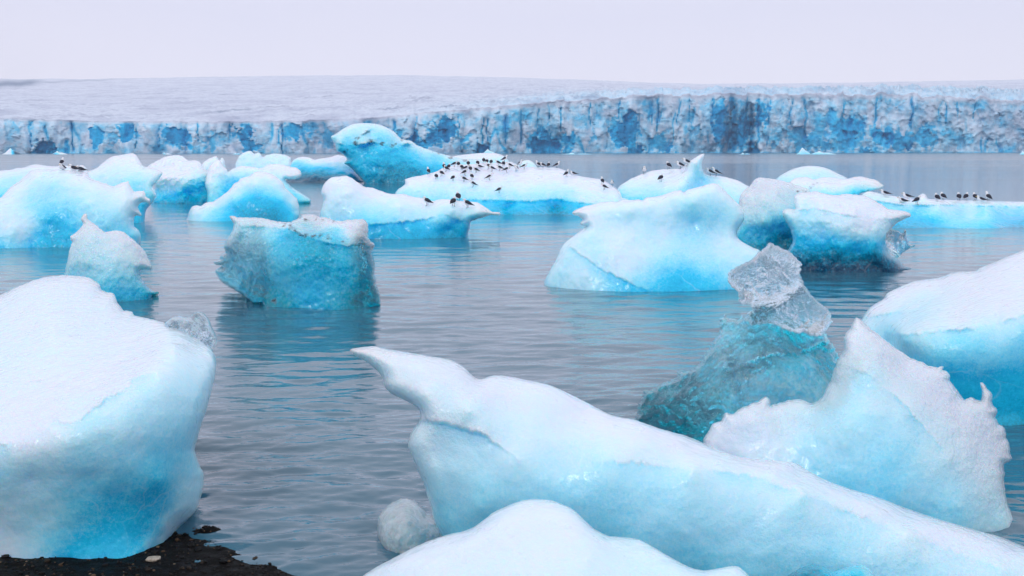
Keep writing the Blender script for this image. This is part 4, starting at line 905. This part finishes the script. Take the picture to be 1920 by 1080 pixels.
berg('iceberg', 'thin jagged iceberg with a crusted icicle rim in the right foreground',
     [(1310,870),(1316,840),(1321,822),(1328,808),(1335,795),(1344,791),(1352,789),(1356,782),(1359,774),(1367,775),(1375,776),(1385,769),(1395,762),(1403,759.5),(1410,756),(1418,753),(1425,749),(1430,745),(1435,744),(1441,746),(1444,752),(1444.5,760),(1452,758.5),(1460,756),(1470,752.5),(1480,750),(1490,749),(1500,749.5),(1511,752),(1522,756),(1531,752.5),(1540,745),(1545,739),(1548,729),(1553,721),(1557,714),(1560,704),(1564,694),(1568,682),(1573,671),(1578,663),(1582,654),(1581.5,643),(1583,631),(1587,622),(1592,617),(1597,609),(1601,601),(1605,595.5),(1612,598.5),(1620,606),(1632,615.5),(1641,622),(1650,630),(1660,637.5),(1670,645),(1680,653),(1690,660),(1700,666.5),(1710,672),(1720,676),(1730,680),(1739,686),(1748,688),(1757,689),(1764,687),(1769,688),(1768,694),(1776,698),(1781,704),(1780,713),(1787,722),(1795,730),(1800,739),(1809,748),(1816,746),(1823,744.5),(1830,748),(1838,751),(1841,743),(1842,734),(1840,725),(1838,718),(1842,717),(1847,722),(1852,730),(1857,735),(1860,743),(1860,752),(1862,760),(1868,766),(1870,773),(1866,782),(1869,789),(1873,796),(1879,799),(1884,804),(1886,812),(1888,821),(1892,830),(1894,842),(1893,850),(1898,860),(1890,866),(1884,870),(1883,880),(1884,890),(1882,902),(1884,916),(1886,931),(1890,946),(1896,960),(1902,973),(1910,985),(1918,996),(1926,1006),(1940,1060),(1940,1120),(1310,1120)], 1004,
     [(1330,1000,.4),(1500,1004,0),(1700,1004,0),(1900,1004,.2),(1604,604,.8),(1700,672,.75),(1800,745,.6),(1845,740,.5),(1880,830,.5),(1640,700,.28),(1700,770,.10),(1780,860,.02),(1620,690,.3),(1578,680,.45),(1565,720,.5),(1500,760,.45),(1440,755,.5),(1350,800,.5),(1400,860,.2),(1600,900,-.05),(1800,950,-.05),(1500,900,.05),(1890,960,.3),(1590,800,.0),(1700,900,-.08),(1480,820,.25),(1410,790,.28),(1650,660,.5),(1750,730,.45)],
     [(1604,612,.0),(1605,660,.05),(1640,660,.02),(1690,695,.02),(1740,735,.01),(1800,790,.03),(1855,790,.0),(1880,860,.01),(1850,900,.06),(1600,740,.22),(1650,800,.25),(1700,850,.28),(1750,930,.28),(1600,850,.26),(1550,850,.25),(1500,830,.17),(1400,800,.02),(1350,830,.01),(1440,775,.03),(1450,840,.10),(1560,890,.38),(1650,935,.42),(1750,985,.36),(1850,980,.22),(1480,860,.22),(1380,850,.02),(1700,750,.10),(1780,870,.12)],
     .9, res=3, rim=.22, rim_px=20, rough=.02, freq=2.2, sharp=.006, mat=ICE_NEAR, jag=1.4,
     clear=[(1604,605,.06),(1568,705,.25),(1555,730,.25),(1440,755,.1),(1365,780,.08),(1845,740,.12),(1890,840,.1),(1770,695,.06),(1620,750,.0),(1700,800,.0),(1500,830,.0),(1750,950,.0),(1650,900,0),(1800,850,.03),(1400,840,0)], ledges=[([(1585,690),(1620,700),(1680,745),(1740,810),(1790,880),(1830,960)],.03,45)], crust=[(1604,620,.7),(1640,660,.6),(1700,700,.8),(1780,760,.95),(1840,780,1.0),(1870,860,1.0),(1840,900,.8),(1800,840,.9),(1560,720,.8),(1440,770,.8),(1360,790,.7),(1400,850,.2),(1500,850,.1),(1600,850,.08),(1700,930,.12),(1600,780,.15),(1850,980,.4),(1780,960,.25)])
berg('iceberg', 'long sloping iceberg with a beak at its left end across the foreground',
     [(656,656.5),(662,653),(672,651.5),(686,650),(700,649),(715,651.5),(730,655),(765,661),(800,667),(824,670.5),(845,675),(860,682),(872,690),(881,699),(890,708),(898,710.5),(906,709.5),(925,704),(938,704),(950,705),(968,708.5),(985,712),(1008,716.5),(1030,722),(1053,731.5),(1075,742),(1093,751),(1110,760),(1128,769.5),(1145,778),(1168,783.5),(1190,787),(1210,794),(1230,801),(1260,810),(1290,818.5),(1315,829),(1340,840),(1360,848),(1380,855),(1410,860),(1440,862),(1465,864.5),(1490,868),(1505,876),(1520,885),(1540,896),(1560,905),(1600,918.5),(1640,930),(1680,945.5),(1720,960),(1760,973),(1800,985),(1835,995.5),(1870,1005),(1902,1017),(1935,1030),(2000,1056),(2060,1075),(2060,1280),(1500,1280),(1000,1230),(850,1120),(834,1030),(829,1008),(823,995),(818,985),(812,967),(808,950),(801,929),(795,910),(786,889),(778,870),(770,851),(765,836),(767,822),(772,810),(777,802),(783,795),(788,782),(786,770),(774,759),(760,751),(747,745),(735,739),(727,732),(721,724),(718,714),(714,704),(708,696),(700,689),(688,679),(675,671),(665,666)], 1110,
     [(830,1110,.5),(1000,1110,.05),(1300,1110,0),(1600,1110,-.05),(1950,1110,-.2),(665,658,.75),(750,664,.75),(850,685,.75),(950,712,.8),(1100,765,.75),(1300,828,.65),(1500,876,.6),(1700,957,.5),(1900,1022,.3),(2040,1075,.1),(740,730,.55),(800,740,.35),(880,770,.2),(975,862,.08),(1130,862,.03),(1300,880,.0),(1500,930,-.02),(1700,1003,-.06),(1880,1068,-.12),(800,850,.42),(850,880,.24),(790,800,.45),(870,800,.32),(930,850,.16),(830,950,.35),(900,950,.12),(1100,980,.0),(1300,1000,-.03),(1600,1060,-.08),(1000,790,.35),(1200,840,.25),(1450,890,.22),(1650,960,.2)],
     [(700,668,.02),(760,700,.05),(830,720,.04),(900,745,.01),(1000,740,.03),(1100,785,.03),(1300,845,.02),(1500,885,.02),(1700,970,.02),(1900,1035,.02),(1000,815,.08),(1200,850,.05),(1400,880,.03),(1600,960,.02),(1750,1015,.01),(830,805,.13),(900,830,.2),(850,880,.2),(900,920,.26),(800,850,.13),(960,885,.2),(1050,900,.22),(1150,920,.27),(1200,980,.28),(1350,925,.2),(1500,965,.2),(1400,1030,.27),(1250,1020,.32),(1600,1025,.18),(1700,1062,.2),(1800,1085,.12),(1560,1060,.28),(950,850,.10),(780,815,.05),(1100,870,.12),(820,740,.08)],
     .55, res=3.6, rim=.28, rim_px=34, rough=.022, freq=2.0, mat=ICE_NEAR, jag=.5, dirt=[(885,740,3),(925,762,3)], dirt_gain=.3, ledges=[([(1130,866),(1200,872),(1300,882),(1400,890),(1500,925),(1600,965),(1700,1005),(1800,1040),(1900,1075)],.02,40),([(775,790),(810,792),(850,800),(900,815),(940,840),(978,868)],.07,40)], crust=[(670,658,.7),(760,690,.35),(880,740,.7),(950,770,.4),(1000,740,.1),(1100,850,.35),(1100,775,.1),(1300,860,.45),(1500,910,.6),(1600,960,.6),(1750,1010,.7),(1300,830,.15),(1600,930,.2),(1000,950,.05),(1300,1000,.05),(800,850,.35),(900,900,.1)])
berg('ice_chunk', 'small round clear ice chunk at the water edge left of the long iceberg',
     [(709,1060),(713,1040),(710,1025),(709,1008),(707.5,990),(708,975),(711,965),(717,957),(724,950),(733,943),(744,938),(756,934),(766,935),(775,938.5),(784,945),(792,953),(797,960),(802,966),(810,968),(816,974),(822,985),(827,996),(832,1020),(834,1080),(709,1080)], 1046,
     [(720,1046,.25),(775,1046,0),(825,1046,.2),(757,937,.55),(715,980,.4),(800,968,.5),(760,980,.05),(745,1010,.02),(790,1000,.1)],
     [(757,945,.06),(740,990,.10),(790,1000,.16),(760,1030,.16),(810,985,.1)], .35, res=2.6, rim=.16, rim_px=22, rough=.02, freq=5, mat=ICE_NEAR, jag=1.6, sharp=.02, clear=.4, dirt=[(778,945,4),(786,951,3)], dirt_gain=.7, cat='ice chunk', crust=.5)
berg('iceberg', 'smooth white rounded ice dome at the bottom centre of the picture',
     [(630,1125),(660,1096),(690,1073),(710,1061),(730,1050),(760,1034.5),(790,1020),(820,1008.5),(850,1000),(872,995),(890,987),(908,974),(925,961),(945,951),(965,943),(982,938),(1000,936),(1020,936.5),(1040,940),(1058,947),(1075,956),(1091,970),(1105,984),(1122,996),(1140,1004.5),(1155,1006),(1170,1007.5),(1185,1008.5),(1200,1012.5),(1220,1023),(1240,1034.5),(1265,1049),(1290,1062),(1305,1067),(1320,1069.5),(1345,1066),(1370,1061.5),(1385,1062.5),(1397,1072),(1410,1085),(1440,1112),(1450,1350),(630,1350)], 1330,
     [(700,1330,.4),(1000,1330,.0),(1400,1330,.2),(1000,942,1.15),(800,1022,1.0),(1180,1012,.95),(1000,1030,.65),(1000,1150,.15),(800,1120,.4),(1200,1120,.3),(700,1078,1.0),(1385,1070,.6),(1340,1110,.35),(1100,1050,.5),(1150,1040,.7)],
     [(1000,960,.0),(850,1030,.03),(1000,1050,.03),(1180,1050,.09),(1300,1090,.08),(760,1070,.03),(1060,1000,.0)], .3, res=3.6, rim=.2, rim_px=34, rough=.02, freq=2.2, mat=ICE_NEAR, jag=.5)
berg('ice_chunk', 'dark translucent ice chunk at the bottom edge below the long iceberg',
     [(1452,1110),(1465,1092),(1478,1079),(1495,1068),(1508,1062),(1520,1057.5),(1533,1059),(1545,1062),(1555,1067),(1565,1070),(1577,1067),(1590,1064),(1603,1060.5),(1615,1059.5),(1626,1064),(1635,1072),(1650,1092),(1662,1130),(1662,1260),(1452,1260)], 1240,
     [(1460,1240,.3),(1560,1240,0),(1650,1240,.3),(1520,1060,.6),(1610,1063,.6),(1550,1100,.2),(1480,1090,.4)], [(1520,1066,1.15),(1500,1075,1.2),(1550,1075,1.0),(1580,1072,.5),(1610,1068,.7),(1630,1076,.4),(1560,1120,1.0)], .35, res=2.6, rim=.15, rim_px=20, rough=.04, freq=4.5, sharp=.02, mat=ICE_NEAR, jag=1.0, clear=.12, cat='ice chunk')
lf = berg('iceberg', 'largest iceberg stranded on the black shore at the left, white plateau over a blue face',
     [(-110,566),(-50,560),(0,553),(20,543.5),(40,535),(57,528),(75,522),(97,518),(120,516),(143,517),(165,520),(178,527),(187,534),(190,543),(201,548),(212,550),(217,558),(220,567),(226,575),(232,582),(240,583),(248,585),(251,591),(270,595.5),(290,600),(310,606),(330,613),(350,623),(370,635),(384,645),(395,655),(402,664),(405,673),(405.5,686),(404,700),(400,720),(395,740),(388,765),(380,790),(373,811),(368,830),(365.5,842),(367,852),(371,864),(376,876),(381,886),(382.5,897),(381,910),(377,930),(370,952),(360,966),(350,976),(342,983),(335,990),(327,1001),(318,1012),(309,1024),(298,1034),(284,1048),(262,1066),(235,1080),(190,1096),(120,1110),(0,1116),(-110,1116)], 1057,
     [(-100,1060,0),(0,1062,0),(120,1057,0),(220,1052,0),(300,1030,.3),(345,985,.5),(378,900,.7),(400,690,1.2),(372,642,1.8),(250,592,2.9),(190,545,3.4),(120,520,3.6),(0,556,3.4),(-100,566,3.4),(-70,845,-.12),(20,834,-.14),(62,830,-.14),(95,806,-.12),(140,795,-.08),(180,772,-.02),(240,734,.15),(295,698,.4),(325,655,.95),(100,700,.95),(0,720,.8),(200,650,1.6),(100,620,1.9),(280,640,1.7),(60,900,-.08),(150,930,-.06),(250,850,.02),(330,800,.3),(-60,1000,.0),(350,700,.75),(300,900,.12),(200,1010,.05),(60,1010,-.02),(360,850,.5),(290,760,.22)],
     [(50,600,.02),(150,560,.03),(100,680,.05),(0,650,.08),(200,640,.05),(280,650,.02),(220,718,.0),(100,785,.0),(20,805,.0),(300,690,.02),(180,750,.0),(60,825,.0),(340,700,.18),(388,720,.2),(310,765,.26),(210,830,.27),(110,880,.27),(0,880,.25),(30,980,.18),(60,1030,.15),(15,1050,.08),(250,895,.42),(320,870,.46),(300,935,.6),(200,960,.56),(135,985,.5),(112,1020,.48),(200,1010,.62),(280,1000,.64),(215,1035,.74),(125,1046,.75),(366,900,.2),(345,960,.22),(378,920,.18),(330,985,.15),(60,920,.25),(90,950,.24),(150,920,.38),(330,800,.3),(250,800,.24),(300,1025,.2),(320,1012,.08),(-60,950,.1),(-60,620,.05),(180,880,.3),(350,840,.35)],
     1.2, res=3.2, rim=.35, rim_px=30, rough=.022, freq=1.9, mat=ICE_NEAR, jag=.7, ledges=[([(-120,840),(20,832),(45,835),(65,838),(78,815),(92,800),(100,790),(130,797),(150,785),(180,768),(200,748),(240,728),(248,712),(290,698),(318,672),(328,648)],.045,55)], crust=[(50,600,.3),(150,530,.7),(0,555,.6),(200,570,.6),(100,700,.2),(240,720,.7),(100,790,.6),(0,820,.4),(150,900,.08),(300,850,.05),(60,1000,.08),(350,950,.15),(250,1000,.1),(200,650,.25),(380,680,.1)])
berg('clear_ice_knob', None,
     [(300,640),(305,612),(318,598),(327,594),(335,592),(345,594),(355,594),(361,588),(366,585),(373,585),(380,586.5),(387,593),(392,600),(395,608),(398,615),(402,622),(405,630),(406.5,638),(406,646),(402,653),(398,660),(392,690),(310,690)], 908,
     [(310,640,.2),(380,590,.3),(400,640,.25),(360,620,.0)], [(330,600,.04),(370,610,.03),(395,640,.04)], .4, res=2.2, rim=.18, rim_px=14, rough=.03, freq=5, sharp=.01, mat=ICE_NEAR, jag=1.0, parent=lf, clear=.85, dirt=[(392,603,2.5),(345,596,2.5),(397,650,2.5)], dirt_gain=.55, crust=.5)

# ---- scraps of ice at the foot of the glacier
for k, (x0, x1, top, lab) in enumerate([
        (905, 928, 279.5, 'small white peaked ice scrap under the dark glacier cleft right of centre'),
        (1496, 1517, 277, 'little upright pale ice block below the right part of the glacier'),
        (1519, 1560, 283, 'flat white ice scrap just right of the little upright block'),
        (1050, 1102, 286, 'thin flat ice scrap under the cave in the middle of the glacier'),
        (8, 36, 278, 'rounded pale ice lump at the far left foot of the glacier'),
        (97, 122, 283, 'low white ice scrap beside the dark triangular cave at the left'),
        (300, 318, 285.5, 'tiny ice scrap at the waterline below the left blue patch'),
        (435, 450, 285.5, 'tiny ice scrap below the brightest left blue patch of the glacier'),
        (1912, 1926, 283, 'dark small ice scrap at the right edge under the glacier'),
        (1385, 1404, 286, 'very low ice scrap below the darkest cleft of the glacier')]):
    w = x1 - x0; b = 289.5
    berg('ice_scrap', lab, [(x0 - .2 * w, 290), (x0 + .05 * w, (top + 2 * b) / 3 + 1), (x0 + .3 * w, top + 2), (x0 + .42 * w, top), (x0 + .55 * w, top + 2.6), (x0 + .8 * w, (top + b) / 2), (x1 + .2 * w, 289.4), (x1 + .2 * w, 292), (x0 - .2 * w, 292)], b,
         [(x0, 290, 0), (x1, 290, 0), (x0 + .4 * w, top, 4), (x0 + .5 * w, 288, 0)], [(x0 + .4 * w, top, .05), (x0 + .5 * w, 288, .35)], 6, res=1.2, rim=1.5, rim_px=3, rough=.3, freq=.3, mat=ICE_FAR, cat='ice scrap', group='ice scraps along the foot of the glacier')

# ================================================================ gulls
def loft(rings, nseg=12):
    """rings: (centre, up-ish radius pair) along a spine in the y-z plane; closed ends"""
    V = []; Fc = []
    n = len(rings)
    for i, (y, z, rx, rz) in enumerate(rings):
        y0, z0 = rings[max(i - 1, 0)][:2]; y1, z1 = rings[min(i + 1, n - 1)][:2]
        t = Vector((0, y1 - y0, z1 - z0)).normalized()
        up = Vector((0, -t.z, t.y))
        for k in range(nseg):
            a = 2 * math.pi * k / nseg
            V.append(Vector((math.cos(a) * rx, y, z)) + up * (math.sin(a) * rz))
    for i in range(n - 1):
        for k in range(nseg):
            a, b = i * nseg + k, i * nseg + (k + 1) % nseg
            Fc.append((a, b, b + nseg, a + nseg))
    Fc.append(tuple(range(nseg - 1, -1, -1)))
    Fc.append(tuple(range((n - 1) * nseg, n * nseg)))
    return [tuple(v) for v in V], Fc

def plain(name, c, rough=.6, var=.15, scale=60):
    m, t, b = new_mat(name)
    g = NT(t)
    n = g.noise(scale, 3, g.coords())
    lo = tuple(x * (1 - var) for x in c); hi = tuple(min(1, x * (1 + var)) for x in c)
    g.link(g.ramp(n, [(.35, lo), (.65, hi)]), b.inputs['Base Color'])
    b.inputs['Roughness'].default_value = rough
    return m
M_WHITE = plain('white_feather', (.78, .78, .80), .7, .08)
M_SLATE = plain('slate_feather', (.010, .013, .030), .75, .3)
M_BLACK = plain('black_feather', (.006, .006, .009), .6)
M_BEAK = plain('yellow_beak', (.55, .36, .05), .4)
M_LEG = plain('dark_leg', (.03, .03, .03), .5)

# a standing gull, facing +Y, about 0.31 m tall, feet at the origin
BODY = {}
def gull_meshes(kind):
    # kind: 'up' head raised, 'rest' head drawn in, 'lie' sitting on the ice
    head_z = {'up': .295, 'rest': .245, 'lie': .165}[kind]
    hy = {'up': .105, 'rest': .085, 'lie': .085}[kind]
    b = {'up': .155, 'rest': .145, 'lie': .068}[kind]
    til = {'up': .06, 'rest': .045, 'lie': .012}[kind]
    rings = [(-.205, b - til * 1.3, .012, .005), (-.17, b - til * 1.0, .026, .011), (-.11, b - til * .6, .046, .036), (-.04, b - til * .15, .062, .060),
             (.03, b + .012, .062, .064), (.075, b + .038, .047, .052), (.09, (b + head_z) / 2 + .022, .034, .037), (hy - .012, head_z - .026, .033, .034),
             (hy + .004, head_z, .034, .033), (hy + .026, head_z + .012, .029, .026), (hy + .046, head_z + .010, .014, .014)]
    body = loft(rings, 14)
    beak = loft([(hy + .040, head_z + .006, .010, .011), (hy + .062, head_z + .002, .0075, .009), (hy + .082, head_z - .005, .004, .006), (hy + .088, head_z - .012, .001, .002)], 7)
    wings = []
    for s in (-1, 1):
        # the folded wing: a shell over the side and back, running to the black tip beyond the tail
        st = [(.070, b + .030, .030, .034), (.04, b + .026, .055, .052), (-.01, b + .014, .065, .062), (-.07, b - til * .3, .056, .054), (-.13, b - til * .72, .038, .032), (-.19, b - til * 1.08, .020, .015), (-.245, b - til * 1.40, .006, .006)]
        V = []; Fc = []; ns = 7
        for j, (y, z, rx, rz) in enumerate(st):
            for k in range(ns):
                a = R(100) - R(118) * k / (ns - 1)
                for off in (1.06, .90):
                    V.append((s * (math.cos(a) * rx * off + .001), y, z + .002 + math.sin(a) * rz * off))
        row = ns * 2
        for j in range(len(st) - 1):
            for k in range(ns - 1):
                p = j * row + k * 2
                Fc.append((p, p + 2, p + row + 2, p + row))
                Fc.append((p + 1, p + row + 1, p + row + 3, p + 3))
            for p in (j * row, j * row + row - 2):
                Fc.append((p, p + row, p + row + 1, p + 1))
        for e in (0, (len(st) - 1) * row):
            for k in range(ns - 1):
                p = e + k * 2
                Fc.append((p, p + 1, p + 3, p + 2))
        wings.append((V, Fc))
    legs = []
    if kind != 'lie':
        for s in (-1, 1):
            x = s * .024
            V, Fc = [], []
            for (y, z, r) in ((.0, b - .035, .009), (-.006, b * .48, .0052), (.0, .006, .005)):
                for k in range(5):
                    a = 2 * math.pi * k / 5
                    V.append((x + math.cos(a) * r, y + math.sin(a) * r, z))
            for l in range(2):
                for k in range(5):
                    Fc.append((l * 5 + k, l * 5 + (k + 1) % 5, l * 5 + 5 + (k + 1) % 5, l * 5 + 5 + k))
            n0 = len(V)      # webbed foot
            V += [(x, -.006, .010), (x - .018, .040, .002), (x, .046, .004), (x + .018, .040, .002), (x, -.010, -.004), (x - .018, .040, -.004), (x, .046, -.004), (x + .018, .040, -.004)]
            Fc += [(n0, n0 + 1, n0 + 2), (n0, n0 + 2, n0 + 3), (n0 + 4, n0 + 6, n0 + 5), (n0 + 4, n0 + 7, n0 + 6), (n0, n0 + 4, n0 + 5, n0 + 1), (n0 + 1, n0 + 5, n0 + 6, n0 + 2), (n0 + 2, n0 + 6, n0 + 7, n0 + 3), (n0 + 3, n0 + 7, n0 + 4, n0)]
            legs.append((V, Fc))
    return body, beak, wings, legs

PROTO = {}
def make_me(name, vf, mat):
    me = bpy.data.meshes.new(name)
    me.from_pydata(vf[0], [], vf[1])
    me.polygons.foreach_set('use_smooth', [True] * len(me.polygons))
    me.materials.append(mat)
    me.validate(); me.update()
    return me
for kind in ('up', 'rest', 'lie'):
    body, beak, wings, legs = gull_meshes(kind)
    PROTO[kind] = [('body', make_me('gull_body', body, M_WHITE)), ('beak', make_me('gull_beak', beak, M_BEAK))]
    PROTO[kind] += [('wing', make_me('gull_wing', w, M_SLATE)) for w in wings]
    PROTO[kind] += [('leg', make_me('gull_leg', l, M_LEG)) for l in legs]

def gull(px, py, on, heading, kind, label, group, scale=1.0, pitch=0.0):
    """feet at the photo pixel, on the ice of one berg"""
    hit = None
    for k in range(40):
        sx, sz = rays(px, py + k * .5)
        d = Vector((float(sx), 1.0, float(sz))).normalized()
        hit = BVH[on].ray_cast(Vector((0, 0, H)), d)[0]
        if hit: break
    if not hit:
        print('gull missed', label); return
    r = empty('gull', (hit.x, hit.y, hit.z - .006))
    r.rotation_euler = (R(pitch), 0, R(heading))
    r.scale = (scale * 1.18, scale, scale)
    tag(r, label, 'gull', group)
    for nm, me in PROTO[kind]:
        c = bpy.data.objects.new(nm, me)
        COL.objects.link(c)
        c.parent = r

FL = 'gulls crowded on the low white iceberg'
NG = 'gulls standing on the near curved iceberg'
FG = 'gulls around the upright ice fin'
RG = 'gulls lined up on the flat blue floe'
LG = 'gulls on the ice at the left edge'
# px, py (feet), berg, heading in degrees (0 looks away, 90 left, -90 right), pose, label
GULLS = [
 (803.4, 325.6, 'flock', 20, 'up', 'gull furthest left in the crowd on the low white iceberg', FL),
 (818, 336, 'flock', 15, 'rest', 'dark-backed gull just below the leftmost gull of the crowded iceberg', FL),
 (828, 330, 'flock', 40, 'rest', 'gull with tail to the right, third from the left edge of the crowd', FL),
 (832.6, 317.5, 'flock', 10, 'up', 'tall-necked gull at the left end of the back row of the crowd', FL),
 (837, 321.5, 'flock', 45, 'rest', 'gull with tail to the right in front of the left end of the back row', FL),
 (841.5, 318, 'flock', -20, 'rest', 'gull half hidden beside the left end of the back row of the crowd', FL),
 (852, 313, 'flock', -60, 'rest', 'dark crouching gull on the back rim, left of the plump white-headed one', FL),
 (859.7, 313, 'flock', 0, 'rest', 'plump white-headed gull on the left half of the back rim', FL),
 (849.5, 339, 'flock', -25, 'rest', 'lone gull seen from behind on the open left slope below the crowd', FL),
 (866, 319, 'flock', 25, 'rest', 'gull in the tight knot left of centre, uppermost of that knot', FL),
 (873.6, 320.5, 'flock', -75, 'rest', 'dark sideways gull in the middle of the tight knot', FL),
 (878, 312, 'flock', 5, 'up', 'slim upright gull alone on the back rim between two groups', FL),
 (871.4, 328.5, 'flock', -50, 'rest', 'gull with tail to the left directly below the tight knot', FL),
 (882, 322, 'flock', 10, 'up', 'gull at the right side of the tight knot, seen from behind', FL),
 (870, 341, 'flock', 60, 'rest', 'gull with tail to the right on the open slope, middle one of the front three', FL),
 (884.6, 336, 'flock', 20, 'rest', 'gull seen from behind just above the one with the long slanting tail', FL),
 (887, 350.5, 'flock', 75, 'up', 'gull facing left with a long tail slanting down to the right', FL),
 (895.5, 311, 'flock', 15, 'up', 'gull on the back rim left of the central group of three heads', FL),
 (892.6, 324, 'flock', 55, 'rest', 'gull facing left at the right end of the tight knot', FL),
 (899, 315, 'flock', 80, 'lie', 'small low gull in the gap right of the tight knot', FL),
 (907, 306, 'flock', 5, 'up', 'left one of three heads close together on the highest back rim', FL),
 (913, 308, 'flock', 0, 'rest', 'middle one of three heads close together on the highest back rim', FL),
 (921, 309, 'flock', -5, 'rest', 'right one of three heads close together on the highest back rim', FL),
 (916, 317, 'flock', 50, 'up', 'gull standing below the three heads of the highest back rim', FL),
 (922.6, 321, 'flock', 70, 'rest', 'grey gull with tail to the right in the second row below the three heads', FL),
 (917.5, 337.5, 'flock', -75, 'up', 'lone gull facing right on the open slope with its tail to the left', FL),
 (936, 361.5, 'flock', -55, 'rest', 'lowest gull of the iceberg, alone on the front slope head bent right', FL),
 (934, 310.5, 'flock', 60, 'rest', 'dark gull on the back rim under the one stretching to the right', FL),
 (944, 312, 'flock', 10, 'rest', 'round-backed gull on the back rim right of centre', FL),
 (946, 303, 'flock', -65, 'up', 'gull stretching up to the right above all the others', FL),
 (937, 320, 'flock', 65, 'rest', 'left one of two dark gulls side by side right of centre', FL),
 (949.7, 323, 'flock', -70, 'rest', 'right one of two dark gulls side by side right of centre', FL),
 (956, 315.5, 'flock', 80, 'rest', 'long dark gull with its tail drooping right on the back rim', FL),
 (968, 320.5, 'flock', 150, 'rest', 'pale gull showing its white breast near the right end of the dense crowd', FL),
 (975, 312, 'flock', -140, 'up', 'gull with raised wings and white breast at the right end of the dense crowd', FL),
 (983, 317, 'flock', -100, 'rest', 'last gull at the right end of the dense crowd', FL),
 (1009.5, 314, 'flock', 50, 'up', 'left one of four gulls in a row on the right crest', FL),
 (1018, 315, 'flock', 60, 'rest', 'second and lowest of four gulls in a row on the right crest', FL),
 (1028.5, 314.5, 'flock', -10, 'rest', 'third of four gulls in a row on the right crest', FL),
 (1044, 315, 'flock', -70, 'up', 'gull facing right with raised head, last of the row on the right crest', FL),
 (1062, 331.4, 'flock', -40, 'up', 'round gull with tail to the left on the falling right shoulder', FL),
 (1075, 326.5, 'flock', 85, 'lie', 'gull lying sideways on the falling right shoulder', FL),
 (1129.4, 345, 'flock', 10, 'up', 'upper left one of three gulls at the right tip of the low white iceberg', FL),
 (1147.7, 348.5, 'flock', 165, 'rest', 'gull showing its white belly at the far right tip of the low iceberg', FL),
 (1133, 356, 'flock', 55, 'rest', 'lowest of three gulls at the right tip of the low white iceberg', FL),
 (801, 385.6, 'curve', 55, 'rest', 'gull standing apart, left of the pair, on the near curved iceberg', NG),
 (850, 386.5, 'curve', -20, 'rest', 'front gull of the close pair on the near curved iceberg', NG),
 (859, 376.5, 'curve', 15, 'rest', 'rear gull of the close pair on the near curved iceberg', NG),
 (876.5, 390, 'curve', 60, 'rest', 'gull with tail to the right, right of the pair on the near curved iceberg', NG),
 (1208, 326, 'fin', 175, 'rest', 'gull with half open wings and white belly on the left slope of the dome', FG),
 (1253.6, 316.5, 'fin', 20, 'rest', 'big gull seen from behind on top of the dome left of the ice fin', FG),
 (1275.6, 316.5, 'fin', 75, 'rest', 'big gull facing left close to the ice fin', FG),
 (1288, 311, 'fin', 80, 'rest', 'yellow-billed gull mostly hidden behind the ice fin', FG),
 (1239, 341, 'fin', -35, 'rest', 'gull on the lower white lobe in front of the dome', FG),
 (1331.6, 330, 'fin', 75, 'rest', 'left gull of the pair resting right of the ice fin', FG),
 (1343, 330.5, 'fin', 80, 'up', 'right gull of the pair, head up, right of the ice fin', FG),
 (1659, 366, 'floe', 75, 'lie', 'dark gull lying on the left end of the flat blue floe', RG),
 (1756.7, 378, 'floe', 5, 'rest', 'left one of the standing gulls on the flat blue floe', RG),
 (1768, 375.5, 'floe', 10, 'rest', 'second gull from the left in the row on the flat blue floe', RG),
 (1797.5, 376, 'floe', -10, 'rest', 'third gull in the row on the flat blue floe', RG),
 (1811, 376, 'floe', -40, 'rest', 'fourth gull in the row, tail turned left, on the flat blue floe', RG),
 (1828, 376.5, 'floe', 0, 'rest', 'fifth gull in the row beside the one lying down', RG),
 (1839, 377.5, 'floe', 80, 'lie', 'gull lying flat between the two right hand standing gulls', RG),
 (1853, 377, 'floe', 10, 'up', 'tall upright gull at the right end of the row on the flat blue floe', RG),
 (1700, 371.5, 'floe', 80, 'lie', 'white-headed gull lying left of the small ice peak on the floe', RG),
 (1719, 383, 'floe', -60, 'rest', 'small gull on the front edge of the floe below the ice peak', RG),
 (1692, 380, 'floe', 80, 'lie', 'tiny dark gull lying low on the left front edge of the floe', RG),
 (116.5, 311, 'backleft', 0, 'up', 'tall gull standing on the ice ridge at the left, white head against the water', LG),
 (117, 317, 'left', 170, 'lie', 'gull sitting with white breast directly below the tall one at the left', LG),
 (138.4, 320, 'left', 80, 'lie', 'flat dark gull lying right of the sitting one at the left', LG),
 (151.5, 321.5, 'left', 75, 'lie', 'rightmost of the low gulls on the left iceberg', LG),
]
for (px, py, on, hd, kind, label, grp) in GULLS:
    sc = {'fin': 1.45, 'backleft': 1.3, 'left': 1.0, 'curve': 1.05, 'floe': 1.1}.get(on, 1.0) * 1.15
    gull(px, py, on, hd, kind, label, grp, sc)

# ================================================================ haze
def build_haze():
    x0, x1, y0, y1, z0, z1 = -7500, 7500, -80, 7300, -6, 470
    V = [(x, y, z) for z in (z0, z1) for y in (y0, y1) for x in (x0, x1)]
    Fc = [(0, 2, 3, 1), (4, 5, 7, 6), (0, 1, 5, 4), (1, 3, 7, 5), (3, 2, 6, 7), (2, 0, 4, 6)]
    m = bpy.data.materials.new('haze')
    m.use_nodes = True
    t = m.node_tree
    t.nodes.remove(t.nodes['Principled BSDF'])
    v = t.nodes.new('ShaderNodeVolumePrincipled')
    v.inputs['Color'].default_value = (.99, .98, 1.0, 1)
    v.inputs['Density'].default_value = HAZE
    v.inputs['Anisotropy'].default_value = 0.2
    t.links.new(v.outputs[0], t.nodes['Material Output'].inputs['Volume'])
    o = mesh_obj('haze', V, Fc, m, smooth=False)
    tag(o, 'thin pale mist over the lagoon and glacier', 'haze', None, 'stuff')
HAZE = 0.00009
if HAZE: build_haze()
